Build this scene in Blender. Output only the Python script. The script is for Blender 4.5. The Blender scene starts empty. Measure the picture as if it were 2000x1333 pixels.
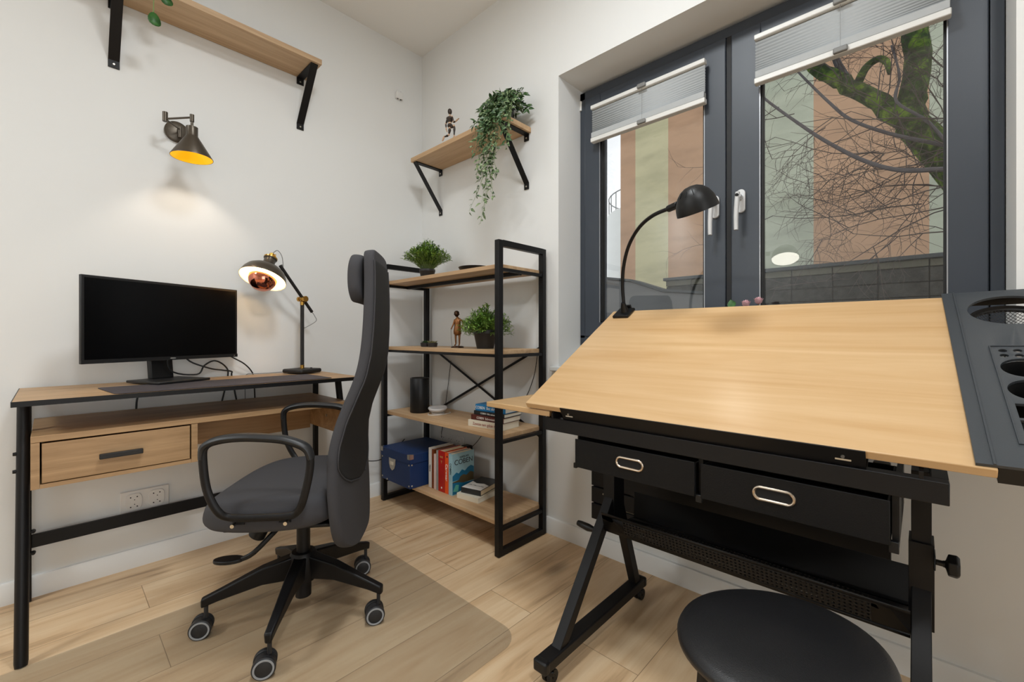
import bpy, bmesh, math, random
from mathutils import Vector, Matrix, Euler
random.seed(7)
SC = bpy.context.scene
COL = SC.collection
PI = math.pi

# ---------------------------------------------------------------- camera
cam_d = bpy.data.cameras.new('camera')
cam = bpy.data.objects.new('camera', cam_d); COL.objects.link(cam)
cam.location = (2.3004, -1.6099, 0.93)
cam.rotation_euler = (PI/2, 0, math.atan2(800, 848.5))
cam_d.sensor_width = 36.0
cam_d.lens = 848.5/2000*36.0
cam_d.shift_y = -11.5/2000
cam_d.clip_start = 0.02
SC.camera = cam

# ---------------------------------------------------------------- world
W = bpy.data.worlds.new('overcast_sky'); SC.world = W; W.use_nodes = True
nt = W.node_tree; bg = nt.nodes['Background']
bg.inputs['Color'].default_value = (0.93, 0.965, 1.0, 1); bg.inputs['Strength'].default_value = 1.0

# ---------------------------------------------------------------- lights
def area(name, loc, size, power, rot=(0,0,0), color=(1,1,1), shape='SQUARE', sy=None):
    d = bpy.data.lights.new(name, 'AREA'); d.energy = power; d.size = size; d.shape = shape; d.color = color
    if sy: d.size_y = sy
    o = bpy.data.objects.new(name, d); COL.objects.link(o); o.location = loc; o.rotation_euler = rot
    return o
area('ceiling_light_desk', (1.62, -1.05, 2.66), 0.36, 16, color=(0.92, 0.97, 1.0), shape='DISK')
area('fill_light_reveal', (2.75, -1.55, 2.64), 0.3, 17, color=(0.93, 0.97, 1.0), shape='DISK')  # added fill without a fixture, brightens the left window reveal
area('fill_light_room', (0.6, -3.6, 2.64), 0.5, 28, color=(0.90, 0.965, 1.0))  # added soft fill from behind the camera, stands for no particular lamp
dl = area('fill_light_side', (4.3, -2.0, 1.15), 1.8, 8, rot=(0, PI/2, 0), color=(0.88, 0.95, 1.0), shape='RECTANGLE', sy=1.6)  # invented low side fill for left wall and drawer fronts, no window here
dl.data.spread = math.radians(110)
pt = area('window_portal', (1.77, 0.35, 1.45), 1.4, 1, rot=(PI/2, 0, PI), shape='RECTANGLE', sy=1.4)
pt.rotation_euler = (-PI/2, 0, 0)
pt.data.cycles.is_portal = True

SC.view_settings.view_transform = 'Standard'
SC.view_settings.look = 'None'
SC.view_settings.gamma = 1
SC.view_settings.use_curve_mapping = False
SC.view_settings.exposure = 0.30
SC.render.engine = 'CYCLES'
SC.cycles.use_denoising = True
SC.cycles.max_bounces = 10
SC.cycles.transparent_max_bounces = 16
SC.cycles.caustics_reflective = False
SC.cycles.caustics_refractive = False

# ---------------------------------------------------------------- materials
def lin(r, g, b):
    f = lambda c: (c/255/12.92 if c/255 <= .04045 else ((c/255+.055)/1.055)**2.4)
    return (f(r), f(g), f(b), 1)
def base(name):
    m = bpy.data.materials.new(name); m.use_nodes = True
    return m, m.node_tree, m.node_tree.nodes['Principled BSDF']
def mat(name, rgb, rough=.5, metal=0, var=.06, scale=30, bump=0, bscale=200, spec=.5, emis=None, estr=0):
    m, t, p = base(name); n, l = t.nodes, t.links
    c = lin(*rgb)
    tc = n.new('ShaderNodeTexCoord'); nz = n.new('ShaderNodeTexNoise'); nz.inputs['Scale'].default_value = scale; nz.inputs['Detail'].default_value = 4
    l.new(tc.outputs['Object'], nz.inputs['Vector'])
    mx = n.new('ShaderNodeMixRGB'); mx.inputs[1].default_value = tuple(x*(1-var) for x in c[:3])+(1,); mx.inputs[2].default_value = tuple(min(1, x*(1+var)) for x in c[:3])+(1,)
    l.new(nz.outputs['Fac'], mx.inputs[0]); l.new(mx.outputs[0], p.inputs['Base Color'])
    p.inputs['Roughness'].default_value = rough; p.inputs['Metallic'].default_value = metal
    p.inputs['Specular IOR Level'].default_value = spec
    if bump:
        nb = n.new('ShaderNodeTexNoise'); nb.inputs['Scale'].default_value = bscale; nb.inputs['Detail'].default_value = 3
        l.new(tc.outputs['Object'], nb.inputs['Vector'])
        b = n.new('ShaderNodeBump'); b.inputs['Strength'].default_value = bump; b.inputs['Distance'].default_value = .002
        l.new(nb.outputs['Fac'], b.inputs['Height']); l.new(b.outputs[0], p.inputs['Normal'])
    if emis:
        p.inputs['Emission Color'].default_value = lin(*emis); p.inputs['Emission Strength'].default_value = estr
    return m
def wood(name, light, dark, axis='y', rough=.42, grain=1.0, spec=.5, knots=.0):
    m, t, p = base(name); n, l = t.nodes, t.links
    tc = n.new('ShaderNodeTexCoord'); mp = n.new('ShaderNodeMapping')
    s = {'x': (1.3, 22, 22), 'y': (22, 1.3, 22), 'z': (22, 22, 1.3)}[axis]
    mp.inputs['Scale'].default_value = tuple(k*grain for k in s)
    l.new(tc.outputs['Object'], mp.inputs['Vector'])
    a = n.new('ShaderNodeTexNoise'); a.inputs['Scale'].default_value = 1.0; a.inputs['Detail'].default_value = 6; a.inputs['Roughness'].default_value = .6; a.inputs['Distortion'].default_value = .8
    l.new(mp.outputs[0], a.inputs['Vector'])
    mp2 = n.new('ShaderNodeMapping'); mp2.inputs['Scale'].default_value = tuple(k*grain*5 for k in s); l.new(tc.outputs['Object'], mp2.inputs['Vector'])
    b = n.new('ShaderNodeTexNoise'); b.inputs['Scale'].default_value = 1.0; b.inputs['Detail'].default_value = 3
    l.new(mp2.outputs[0], b.inputs['Vector'])
    ad = n.new('ShaderNodeMath'); ad.operation = 'MULTIPLY_ADD'; ad.inputs[1].default_value = .3; l.new(b.outputs['Fac'], ad.inputs[0]); l.new(a.outputs['Fac'], ad.inputs[2])
    cr = n.new('ShaderNodeValToRGB'); cr.color_ramp.elements[0].position = .45; cr.color_ramp.elements[0].color = lin(*dark); cr.color_ramp.elements[1].position = .82; cr.color_ramp.elements[1].color = lin(*light)
    l.new(ad.outputs[0], cr.inputs[0]); out = cr.outputs[0]
    if knots:
        mk = n.new('ShaderNodeMapping'); mk.inputs['Scale'].default_value = tuple(k*.35 for k in s); l.new(tc.outputs['Object'], mk.inputs['Vector'])
        v = n.new('ShaderNodeTexVoronoi'); v.inputs['Scale'].default_value = .8; l.new(mk.outputs[0], v.inputs['Vector'])
        r2 = n.new('ShaderNodeValToRGB'); r2.color_ramp.elements[0].position = .02; r2.color_ramp.elements[0].color = (1,1,1,1); r2.color_ramp.elements[1].position = .16; r2.color_ramp.elements[1].color = (0,0,0,1)
        l.new(v.outputs['Distance'], r2.inputs[0])
        ml = n.new('ShaderNodeMath'); ml.operation = 'MULTIPLY'; ml.inputs[1].default_value = knots; l.new(r2.outputs[0], ml.inputs[0])
        mk2 = n.new('ShaderNodeMixRGB'); mk2.inputs[2].default_value = tuple(c*.35 for c in lin(*dark)[:3])+(1,)
        l.new(ml.outputs[0], mk2.inputs[0]); l.new(out, mk2.inputs[1]); out = mk2.outputs[0]
    l.new(out, p.inputs['Base Color']); p.inputs['Roughness'].default_value = rough; p.inputs['Specular IOR Level'].default_value = spec
    bm_ = n.new('ShaderNodeBump'); bm_.inputs['Strength'].default_value = .08; bm_.inputs['Distance'].default_value = .001
    l.new(b.outputs['Fac'], bm_.inputs['Height']); l.new(bm_.outputs[0], p.inputs['Normal'])
    return m
def floor_mat():
    m, t, p = base('oak_floor_planks'); n, l = t.nodes, t.links
    tc = n.new('ShaderNodeTexCoord'); sp = n.new('ShaderNodeSeparateXYZ'); cb = n.new('ShaderNodeCombineXYZ')
    l.new(tc.outputs['Object'], sp.inputs[0]); l.new(sp.outputs['Y'], cb.inputs['X']); l.new(sp.outputs['X'], cb.inputs['Y'])
    br = n.new('ShaderNodeTexBrick'); br.offset = .37; br.inputs['Scale'].default_value = 1
    br.inputs['Brick Width'].default_value = 1.38; br.inputs['Row Height'].default_value = .193; br.inputs['Mortar Size'].default_value = .0011
    br.inputs['Mortar Smooth'].default_value = .2; br.inputs['Bias'].default_value = 0
    br.inputs['Color1'].default_value = (0,0,0,1); br.inputs['Color2'].default_value = (1,1,1,1); br.inputs['Mortar'].default_value = (.5,.5,.5,1)
    l.new(cb.outputs[0], br.inputs['Vector'])
    # shift the grain per plank
    off = n.new('ShaderNodeVectorMath'); off.operation = 'SCALE'; off.inputs['Scale'].default_value = 7.0
    l.new(br.outputs['Color'], off.inputs[0])
    sm = n.new('ShaderNodeVectorMath'); sm.operation = 'ADD'; l.new(cb.outputs[0], sm.inputs[0]); l.new(off.outputs[0], sm.inputs[1])
    def noise(sc, detail, dist):
        mp = n.new('ShaderNodeMapping'); mp.inputs['Scale'].default_value = sc; l.new(sm.outputs[0], mp.inputs['Vector'])
        a = n.new('ShaderNodeTexNoise'); a.inputs['Scale'].default_value = 1; a.inputs['Detail'].default_value = detail; a.inputs['Distortion'].default_value = dist
        l.new(mp.outputs[0], a.inputs['Vector']); return a.outputs['Fac']
    g1 = noise((1.6, 16, 1), 6, 1.2); g2 = noise((5, 120, 1), 3, .3); g3 = noise((.9, 3.2, 1), 2, .4)
    a1 = n.new('ShaderNodeMath'); a1.operation = 'MULTIPLY_ADD'; a1.inputs[1].default_value = .22; l.new(g2, a1.inputs[0]); l.new(g1, a1.inputs[2])
    a2 = n.new('ShaderNodeMath'); a2.operation = 'MULTIPLY_ADD'; a2.inputs[1].default_value = .35; l.new(g3, a2.inputs[0]); l.new(a1.outputs[0], a2.inputs[2])
    cr = n.new('ShaderNodeValToRGB'); e = cr.color_ramp.elements
    e[0].position = .52; e[0].color = lin(170, 138, 104); e[1].position = .98; e[1].color = lin(226, 198, 161)
    x = e.new(.70); x.color = lin(211, 177, 137)
    l.new(a2.outputs[0], cr.inputs[0])
    # knots
    mk = n.new('ShaderNodeMapping'); mk.inputs['Scale'].default_value = (1.15, 2.6, 1); l.new(sm.outputs[0], mk.inputs['Vector'])
    v = n.new('ShaderNodeTexVoronoi'); v.inputs['Scale'].default_value = 1.0; l.new(mk.outputs[0], v.inputs['Vector'])
    r2 = n.new('ShaderNodeValToRGB'); r2.color_ramp.elements[0].position = .0; r2.color_ramp.elements[0].color = (.8,.8,.8,1); r2.color_ramp.elements[1].position = .10; r2.color_ramp.elements[1].color = (0,0,0,1)
    l.new(v.outputs['Distance'], r2.inputs[0])
    mx = n.new('ShaderNodeMixRGB'); mx.inputs[2].default_value = lin(100, 76, 52); l.new(r2.outputs[0], mx.inputs[0]); l.new(cr.outputs[0], mx.inputs[1])
    hs = n.new('ShaderNodeHueSaturation'); l.new(mx.outputs[0], hs.inputs['Color'])
    pv = n.new('ShaderNodeMapRange'); pv.inputs['To Min'].default_value = .94; pv.inputs['To Max'].default_value = 1.05; l.new(br.outputs['Color'], pv.inputs['Value']); l.new(pv.outputs[0], hs.inputs['Value'])
    mo = n.new('ShaderNodeMixRGB'); mo.inputs[2].default_value = lin(150, 122, 92); l.new(br.outputs['Fac'], mo.inputs[0]); l.new(hs.outputs[0], mo.inputs[1])
    l.new(mo.outputs[0], p.inputs['Base Color']); p.inputs['Roughness'].default_value = .38; p.inputs['Specular IOR Level'].default_value = .4
    bm_ = n.new('ShaderNodeBump'); bm_.inputs['Strength'].default_value = .12; bm_.inputs['Distance'].default_value = .002; l.new(g2, bm_.inputs['Height']); l.new(bm_.outputs[0], p.inputs['Normal'])
    return m
def glass_mat(name, tint=(1,1,1), gl=1.0):
    m = bpy.data.materials.new(name); m.use_nodes = True; t = m.node_tree; n, l = t.nodes, t.links
    n.remove(n['Principled BSDF']); o = n['Material Output']
    tr = n.new('ShaderNodeBsdfTransparent'); tr.inputs[0].default_value = tint+(1,)
    g = n.new('ShaderNodeBsdfGlossy'); g.inputs['Roughness'].default_value = .0
    fr = n.new('ShaderNodeFresnel'); fr.inputs['IOR'].default_value = 1.5
    mu = n.new('ShaderNodeMath'); mu.operation = 'MULTIPLY'; mu.inputs[1].default_value = gl; l.new(fr.outputs[0], mu.inputs[0])
    mx = n.new('ShaderNodeMixShader'); l.new(mu.outputs[0], mx.inputs[0]); l.new(tr.outputs[0], mx.inputs[1]); l.new(g.outputs[0], mx.inputs[2]); l.new(mx.outputs[0], o.inputs[0])
    return m
def film_mat(name):
    m, t, p = base(name); n, l = t.nodes, t.links; o = n['Material Output']
    p.inputs['Base Color'].default_value = lin(160, 150, 132); p.inputs['Roughness'].default_value = .35
    tr = n.new('ShaderNodeBsdfTransparent'); tr.inputs[0].default_value = (.97, .97, .965, 1)
    nz = n.new('ShaderNodeTexNoise'); nz.inputs['Scale'].default_value = 3
    mr = n.new('ShaderNodeMapRange'); mr.inputs['To Min'].default_value = .12; mr.inputs['To Max'].default_value = .19; l.new(nz.outputs['Fac'], mr.inputs['Value'])
    mx = n.new('ShaderNodeMixShader'); l.new(mr.outputs[0], mx.inputs[0]); l.new(tr.outputs[0], mx.inputs[1]); l.new(p.outputs[0], mx.inputs[2]); l.new(mx.outputs[0], o.inputs[0])
    return m
def leaf_mat(name, dark, light, scale=40, rough=.45):
    m = mat(name, dark, rough)
    n = m.node_tree.nodes; l = m.node_tree.links
    p = n['Principled BSDF']; cr = n.new('ShaderNodeValToRGB'); tc = n.new('ShaderNodeTexCoord'); nz = n.new('ShaderNodeTexNoise'); nz.inputs['Scale'].default_value = scale; nz.inputs['Detail'].default_value = 2
    l.new(tc.outputs['Object'], nz.inputs['Vector']); l.new(nz.outputs['Fac'], cr.inputs[0])
    cr.color_ramp.elements[0].position = .38; cr.color_ramp.elements[0].color = lin(*dark); cr.color_ramp.elements[1].position = .66; cr.color_ramp.elements[1].color = lin(*light)
    l.new(cr.outputs[0], p.inputs['Base Color'])
    return m
def stucco(name, rgb, stain=.8):
    m, t, p = base(name); n, l = t.nodes, t.links
    tc = n.new('ShaderNodeTexCoord'); mp = n.new('ShaderNodeMapping'); mp.inputs['Scale'].default_value = (.5, .5, 1.6); l.new(tc.outputs['Object'], mp.inputs['Vector'])
    a = n.new('ShaderNodeTexNoise'); a.inputs['Scale'].default_value = 1.2; a.inputs['Detail'].default_value = 9; a.inputs['Roughness'].default_value = .62; l.new(mp.outputs[0], a.inputs['Vector'])
    c = lin(*rgb); cr = n.new('ShaderNodeValToRGB'); cr.color_ramp.elements[0].position = .32; cr.color_ramp.elements[0].color = tuple(k*stain for k in c[:3])+(1,)
    cr.color_ramp.elements[1].position = .55; cr.color_ramp.elements[1].color = c
    l.new(a.outputs['Fac'], cr.inputs[0]); l.new(cr.outputs[0], p.inputs['Base Color']); p.inputs['Roughness'].default_value = .9
    return m
M = {}
M['wall'] = mat('white_wall_paint', (230, 230, 228), .75, var=.012, scale=3, bump=.05, bscale=300)
M['ceil'] = mat('white_ceiling_paint', (240, 238, 234), .85, var=.01, scale=2)
M['floor'] = floor_mat()
M['trim'] = mat('white_trim_paint', (232, 231, 228), .45, var=.01)
M['anth'] = mat('anthracite_window_profile', (56, 62, 71), .42, var=.05, scale=8)
M['gasket'] = mat('black_rubber_gasket', (18, 18, 20), .6)
M['alu'] = mat('bright_spacer', (170, 172, 176), .35, .6)
M['sillw'] = mat('white_sill_board', (215, 216, 214), .35, var=.02)
M['glass'] = glass_mat('window_glass', (.975, .975, .97), 1.0)
M['pleat'] = mat('grey_pleated_fabric', (178, 181, 182), .8, var=.04, scale=60)
M['rail'] = mat('white_blind_rail', (225, 224, 220), .4)
M['tab'] = mat('grey_plastic_tab', (126, 126, 124), .5)
M['handle'] = mat('white_handle_plastic', (214, 215, 216), .3)
M['oak'] = wood('desk_oak', (188, 152, 111), (150, 116, 78), 'y', .45, knots=.5)
M['oakx'] = wood('shelf_oak', (206, 173, 134), (178, 142, 104), 'x', .5, knots=.3)
M['oaky'] = wood('wall_shelf_oak', (200, 170, 134), (172, 140, 106), 'y', .5, knots=.3)
M['beech'] = wood('beech_laminate', (211, 177, 133), (193, 153, 105), 'x', .33, grain=.5, spec=.5)
M['beechedge'] = wood('beech_edge', (205, 165, 105), (184, 142, 84), 'x', .5, grain=.5)
M['black'] = mat('black_powder_coated_steel', (15, 14, 15), .45, .0, var=.1, spec=.3)
M['blackm'] = mat('matt_black_metal', (30, 28, 27), .55, .0, bump=.15, bscale=900)
M['plastic'] = mat('black_plastic', (15, 15, 16), .4, spec=.35, bump=.1, bscale=1200)
M['tray'] = mat('dark_grey_tray_plastic', (58, 62, 66), .42, var=.06, scale=12, bump=.12, bscale=900)
M['fabricblack'] = mat('black_drawer_fabric', (9, 8, 8), .6, bump=.2, bscale=600, spec=.25)
M['screen'] = mat('dark_screen', (3, 3, 4), .3, var=.02, spec=.18)
M['bezel'] = mat('monitor_bezel', (20, 20, 21), .45)
M['fabric'] = mat('charcoal_chair_fabric', (62, 61, 64), .92, var=.16, scale=900, bump=.5, bscale=1500)
M['mesh'] = mat('black_mesh_fabric', (19, 19, 20), .85, var=.2, scale=1500, bump=.5, bscale=1800)
M['armpad'] = mat('black_armrest_plastic', (30, 31, 33), .42)
M['chrome'] = mat('polished_steel', (200, 198, 192), .18, 1.0)
M['caster'] = mat('caster_black', (34, 34, 36), .5)
M['ring'] = mat('light_grey_caster_ring', (150, 152, 155), .5)
M['film'] = film_mat('clear_floor_mat')
M['deskmat'] = mat('dark_desk_mat', (64, 58, 62), .8, var=.5, scale=9)
M['bronzeS'] = mat('bronze_shade', (84, 76, 66), .36, .65, var=.1)
M['brass'] = mat('brass', (205, 160, 80), .22, 1.0)
M['gold'] = mat('gold_inner', (245, 186, 34), .35, .4, emis=(255, 190, 20), estr=.45)  # emission puts the bulb's glow into the lining colour
M['shadein'] = mat('white_shade_lining', (245, 238, 222), .5)
M['copper'] = mat('copper_mirror_bulb', (214, 132, 108), .06, 1.0, var=.02)
M['bulb'] = mat('warm_bulb', (255, 236, 205), .4, emis=(255, 214, 150), estr=9)
M['ledw'] = mat('led_disc', (255, 255, 255), .4, emis=(255, 250, 238), estr=9)
M['grommet'] = mat('nickel_grommet', (206, 190, 172), .25, 1.0)
M['socket'] = mat('white_socket_plastic', (230, 228, 225), .35)
M['hole'] = mat('dark_hole', (6, 6, 6), .8)
M['blue'] = mat('navy_box_paper', (10, 44, 92), .55, var=.08, scale=80, bump=.15, bscale=800)
M['steel'] = mat('nickel_fitting', (196, 190, 178), .3, .9)
M['page'] = mat('book_pages', (226, 205, 170), .85, var=.12, scale=500)
M['pagew'] = mat('white_book_pages', (228, 222, 206), .85, var=.08, scale=500)
M['soil'] = mat('dark_soil', (38, 30, 24), .95, var=.4, scale=200)
M['pot'] = mat('black_plant_pot', (34, 32, 33), .45)
M['grass'] = leaf_mat('bright_green_leaf', (46, 84, 18), (140, 176, 66), 60)
M['herb'] = leaf_mat('fresh_green_leaf', (52, 96, 26), (152, 188, 84), 60)
M['pothos'] = leaf_mat('variegated_leaf', (42, 72, 42), (150, 168, 122), 90)
M['pothosd'] = leaf_mat('dark_green_leaf', (36, 66, 34), (84, 112, 66), 90)
M['stem'] = mat('green_stem', (120, 140, 84), .6)
M['bigleaf'] = leaf_mat('deep_green_round_leaf', (34, 78, 30), (56, 108, 44), 50)
M['cactus'] = leaf_mat('cactus_tuft', (92, 98, 60), (178, 166, 118), 200)
M['rose'] = mat('pink_petals', (240, 192, 200), .6, var=.15)
M['bronze'] = mat('aged_bronze', (128, 82, 42), .38, .6, var=.45, scale=40)
M['bronzed'] = mat('dark_bronze', (64, 42, 26), .35, .8, var=.3, scale=60)
M['mann'] = mat('dark_stained_wood', (48, 36, 28), .4, var=.2)
M['mannl'] = mat('pale_wood', (206, 172, 142), .5)
M['router'] = mat('grey_white_plastic', (205, 202, 200), .4)
M['cord'] = mat('black_cord', (22, 22, 22), .5)
M['cordw'] = mat('white_cord', (220, 216, 210), .5)
M['fbrown'] = stucco('facade_brown', (180, 145, 116), .76)
M['fbeige'] = stucco('facade_beige', (190, 184, 148), .74)
M['fgreen'] = stucco('facade_sage', (172, 177, 158), .72)
M['fwhite'] = stucco('facade_pale_grey', (225, 228, 226), .95)
M['conc'] = stucco('grey_concrete', (104, 105, 105), .75)
M['cap'] = mat('wall_coping', (50, 55, 57), .7)
M['ground'] = stucco('paving', (150, 148, 142), .8)
M['railm'] = mat('grey_railing', (130, 132, 134), .6)
def block_mat():
    m, t, p = base('split_face_block'); n, l = t.nodes, t.links
    tc = n.new('ShaderNodeTexCoord'); a = n.new('ShaderNodeTexNoise'); a.inputs['Scale'].default_value = 6; a.inputs['Detail'].default_value = 10; a.inputs['Roughness'].default_value = .7
    l.new(tc.outputs['Object'], a.inputs['Vector']); cr = n.new('ShaderNodeValToRGB'); cr.color_ramp.elements[0].position = .35; cr.color_ramp.elements[0].color = lin(20, 20, 19); cr.color_ramp.elements[1].position = .68; cr.color_ramp.elements[1].color = lin(66, 66, 61)
    l.new(a.outputs['Fac'], cr.inputs[0]); l.new(cr.outputs[0], p.inputs['Base Color']); p.inputs['Roughness'].default_value = .95
    b = n.new('ShaderNodeBump'); b.inputs['Strength'].default_value = .9; b.inputs['Distance'].default_value = .03; l.new(a.outputs['Fac'], b.inputs['Height']); l.new(b.outputs[0], p.inputs['Normal'])
    return m
M['block'] = block_mat()
M['blocktop'] = stucco('moss_stained_block', (92, 90, 76), .6)
M['mortar'] = mat('dark_joint', (34, 34, 34), .95)
def moss_mat():
    m, t, p = base('mossy_bark'); n, l = t.nodes, t.links
    tc = n.new('ShaderNodeTexCoord'); a = n.new('ShaderNodeTexNoise'); a.inputs['Scale'].default_value = 7; a.inputs['Detail'].default_value = 10; a.inputs['Roughness'].default_value = .7; a.inputs['Distortion'].default_value = .6
    l.new(tc.outputs['Object'], a.inputs['Vector']); cr = n.new('ShaderNodeValToRGB'); e = cr.color_ramp.elements
    e[0].position = .36; e[0].color = lin(30, 30, 26); e[1].position = .66; e[1].color = lin(134, 166, 52); x = e.new(.5); x.color = lin(58, 84, 34)
    l.new(a.outputs['Fac'], cr.inputs[0]); l.new(cr.outputs[0], p.inputs['Base Color']); p.inputs['Roughness'].default_value = .95
    b = n.new('ShaderNodeBump'); b.inputs['Strength'].default_value = 1; b.inputs['Distance'].default_value = .09; l.new(a.outputs['Fac'], b.inputs['Height']); l.new(b.outputs[0], p.inputs['Normal'])
    return m
M['moss'] = moss_mat()
M['bark'] = mat('grey_bark', (84, 80, 82), .9, var=.35, scale=20)
M['twig'] = mat('twig_bark', (78, 68, 64), .9, var=.3, scale=20)

# ---------------------------------------------------------------- mesh builder
class MB:
    def __init__(s): s.v = []; s.f = []
    def add(s, vs, fs, T=None):
        o = len(s.v)
        for p in vs:
            p = Vector(p)
            s.v.append(T @ p if T else p)
        s.f += [tuple(i+o for i in f) for f in fs]
        return s
    def box(s, x0, y0, z0, x1, y1, z1, T=None):
        vs = [(x, y, z) for z in (z0, z1) for y in (y0, y1) for x in (x0, x1)]
        return s.add(vs, [(0,2,3,1),(4,5,7,6),(0,1,5,4),(2,6,7,3),(0,4,6,2),(1,3,7,5)], T)
    def cbox(s, c, d, T=None):
        R = Matrix.Translation(c) @ (T if T else Matrix.Identity(4))
        return s.box(-d[0]/2, -d[1]/2, -d[2]/2, d[0]/2, d[1]/2, d[2]/2, R)
    def bar(s, a, b, w, h, up=(0,0,1)):
        a, b = Vector(a), Vector(b); d = (b-a); L = d.length; d.normalize(); u = Vector(up)
        x = d.cross(u)
        if x.length < 1e-4: x = d.cross(Vector((1,0,0)))
        x.normalize(); u = x.cross(d)
        vs = []
        for p in (a, b):
            for i, j in ((-1,-1),(1,-1),(1,1),(-1,1)): vs.append(p + x*i*w/2 + u*j*h/2)
        return s.add(vs, [(0,3,2,1),(4,5,6,7),(0,1,5,4),(1,2,6,5),(2,3,7,6),(3,0,4,7)])
    def tube(s, pts, r, n=8, caps=True, closed=False, flat=1.0, smooth=0):
        pts = [Vector(p) for p in pts]
        if smooth: pts = spline(pts, smooth, closed)
        m = len(pts); rs = r if isinstance(r, (list, tuple)) else [r]*m
        if len(rs) != m:
            q = len(rs)-1; rs = [rs[min(q, int(i*q/(m-1)))]*(1-(i*q/(m-1)-int(i*q/(m-1)))) + rs[min(q, int(i*q/(m-1))+1)]*(i*q/(m-1)-int(i*q/(m-1))) for i in range(m)]
        o = len(s.v); prev = None
        for i, p in enumerate(pts):
            if closed: d = pts[(i+1) % m]-pts[i-1]
            else: d = pts[min(i+1, m-1)]-pts[max(i-1, 0)]
            if d.length < 1e-9: d = Vector((0,0,1))
            d.normalize()
            if prev is None:
                u = Vector((0,0,1)) if abs(d.z) < .9 else Vector((1,0,0))
                x = d.cross(u).normalized()
            else:
                x = (prev - d*prev.dot(d)); x = x.normalized() if x.length > 1e-6 else d.orthogonal().normalized()
            prev = x; y = d.cross(x)
            for k in range(n):
                a = 2*PI*k/n; s.v.append(p + x*math.cos(a)*rs[i] + y*math.sin(a)*rs[i]*flat)
        R = m if closed else m-1
        for i in range(R):
            for k in range(n):
                a, b = o+i*n+k, o+i*n+(k+1) % n; c, d_ = o+((i+1) % m)*n+(k+1) % n, o+((i+1) % m)*n+k
                s.f.append((a, b, c, d_))
        if caps and not closed:
            s.f.append(tuple(o+k for k in reversed(range(n)))); s.f.append(tuple(o+(m-1)*n+k for k in range(n)))
        return s
    def cyl(s, a, b, r0, r1=None, n=24): return s.tube([a, b], [r0, r1 if r1 is not None else r0], n)
    def lathe(s, prof, c=(0,0,0), axis=(0,0,1), n=32, T=None):
        q = Vector((0,0,1)).rotation_difference(Vector(axis)).to_matrix().to_4x4()
        X = Matrix.Translation(c) @ q
        if T: X = T @ X
        vs = [(r*math.cos(2*PI*k/n), r*math.sin(2*PI*k/n), z) for r, z in prof for k in range(n)]
        fs = [(i*n+k, i*n+(k+1) % n, (i+1)*n+(k+1) % n, (i+1)*n+k) for i in range(len(prof)-1) for k in range(n)]
        return s.add(vs, fs, X)
    def ell(s, c, r, T=None, n=16, m=10):
        vs = []; fs = []
        R = Matrix.Translation(c) @ (T if T else Matrix.Identity(4))
        for i in range(m+1):
            t = PI*i/m
            for k in range(n):
                a = 2*PI*k/n; vs.append((r[0]*math.sin(t)*math.cos(a), r[1]*math.sin(t)*math.sin(a), r[2]*math.cos(t)))
        for i in range(m):
            for k in range(n): fs.append((i*n+k, (i+1)*n+k, (i+1)*n+(k+1) % n, i*n+(k+1) % n))
        return s.add(vs, fs, R)
    def prism(s, poly, ext):
        n = len(poly); e = Vector(ext)
        vs = [Vector(p) for p in poly]+[Vector(p)+e for p in poly]
        return s.add(vs, [tuple(range(n)), tuple(n+k for k in reversed(range(n)))]+[(k, n+k, n+(k+1) % n, (k+1) % n) for k in range(n)])
    def grid(s, P):
        o = len(s.v); h, w = len(P), len(P[0])
        for row in P: s.v += [Vector(p) for p in row]
        for i in range(h-1):
            for j in range(w-1): s.f.append((o+i*w+j, o+i*w+j+1, o+(i+1)*w+j+1, o+(i+1)*w+j))
        return s
    def leaf(s, p, d, u, L, Wd, curl=.25, seg=4):
        p, d, u = Vector(p), Vector(d).normalized(), Vector(u)
        x = d.cross(u); x = x.normalized() if x.length > 1e-5 else d.orthogonal().normalized(); u = x.cross(d)
        o = len(s.v); s.v.append(p.copy())
        for i in range(1, seg):
            t = i/seg; w = Wd*math.sin(PI*t**.8)*.5
            c = p+d*L*t-u*L*curl*t*t
            s.v += [c-x*w+u*w*.35, c.copy(), c+x*w+u*w*.35]
        s.v.append(p+d*L-u*L*curl)
        s.f += [(o, o+1, o+2), (o, o+2, o+3)]
        for i in range(seg-2):
            a = o+1+i*3; s.f += [(a, a+3, a+4, a+1), (a+1, a+4, a+5, a+2)]
        a = o+1+(seg-2)*3; e = len(s.v)-1; s.f += [(a, e, a+1), (a+1, e, a+2)]
        return s
def spline(P, k, closed=False):
    out = []; n = len(P); R = n if closed else n-1
    g = lambda i: P[i % n] if closed else P[max(0, min(n-1, i))]
    for i in range(R):
        a, b, c, d = g(i-1), g(i), g(i+1), g(i+2)
        for j in range(k):
            t = j/k; out.append(.5*((2*b)+(c-a)*t+(2*a-5*b+4*c-d)*t*t+(3*b-a-3*c+d)*t**3))
    if not closed: out.append(P[-1].copy())
    return out
PM = {}
def thing(name, label, cat, loc=(0,0,0), rz=0, group=None):
    o = bpy.data.objects.new(name, None); COL.objects.link(o); o.location = loc; o.rotation_euler = (0,0,rz); o.empty_display_size = .05
    PM[o] = Matrix.Translation(loc) @ Matrix.Rotation(rz, 4, 'Z')
    o['label'] = label; o['category'] = cat
    if group: o['group'] = group
    return o
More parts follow.
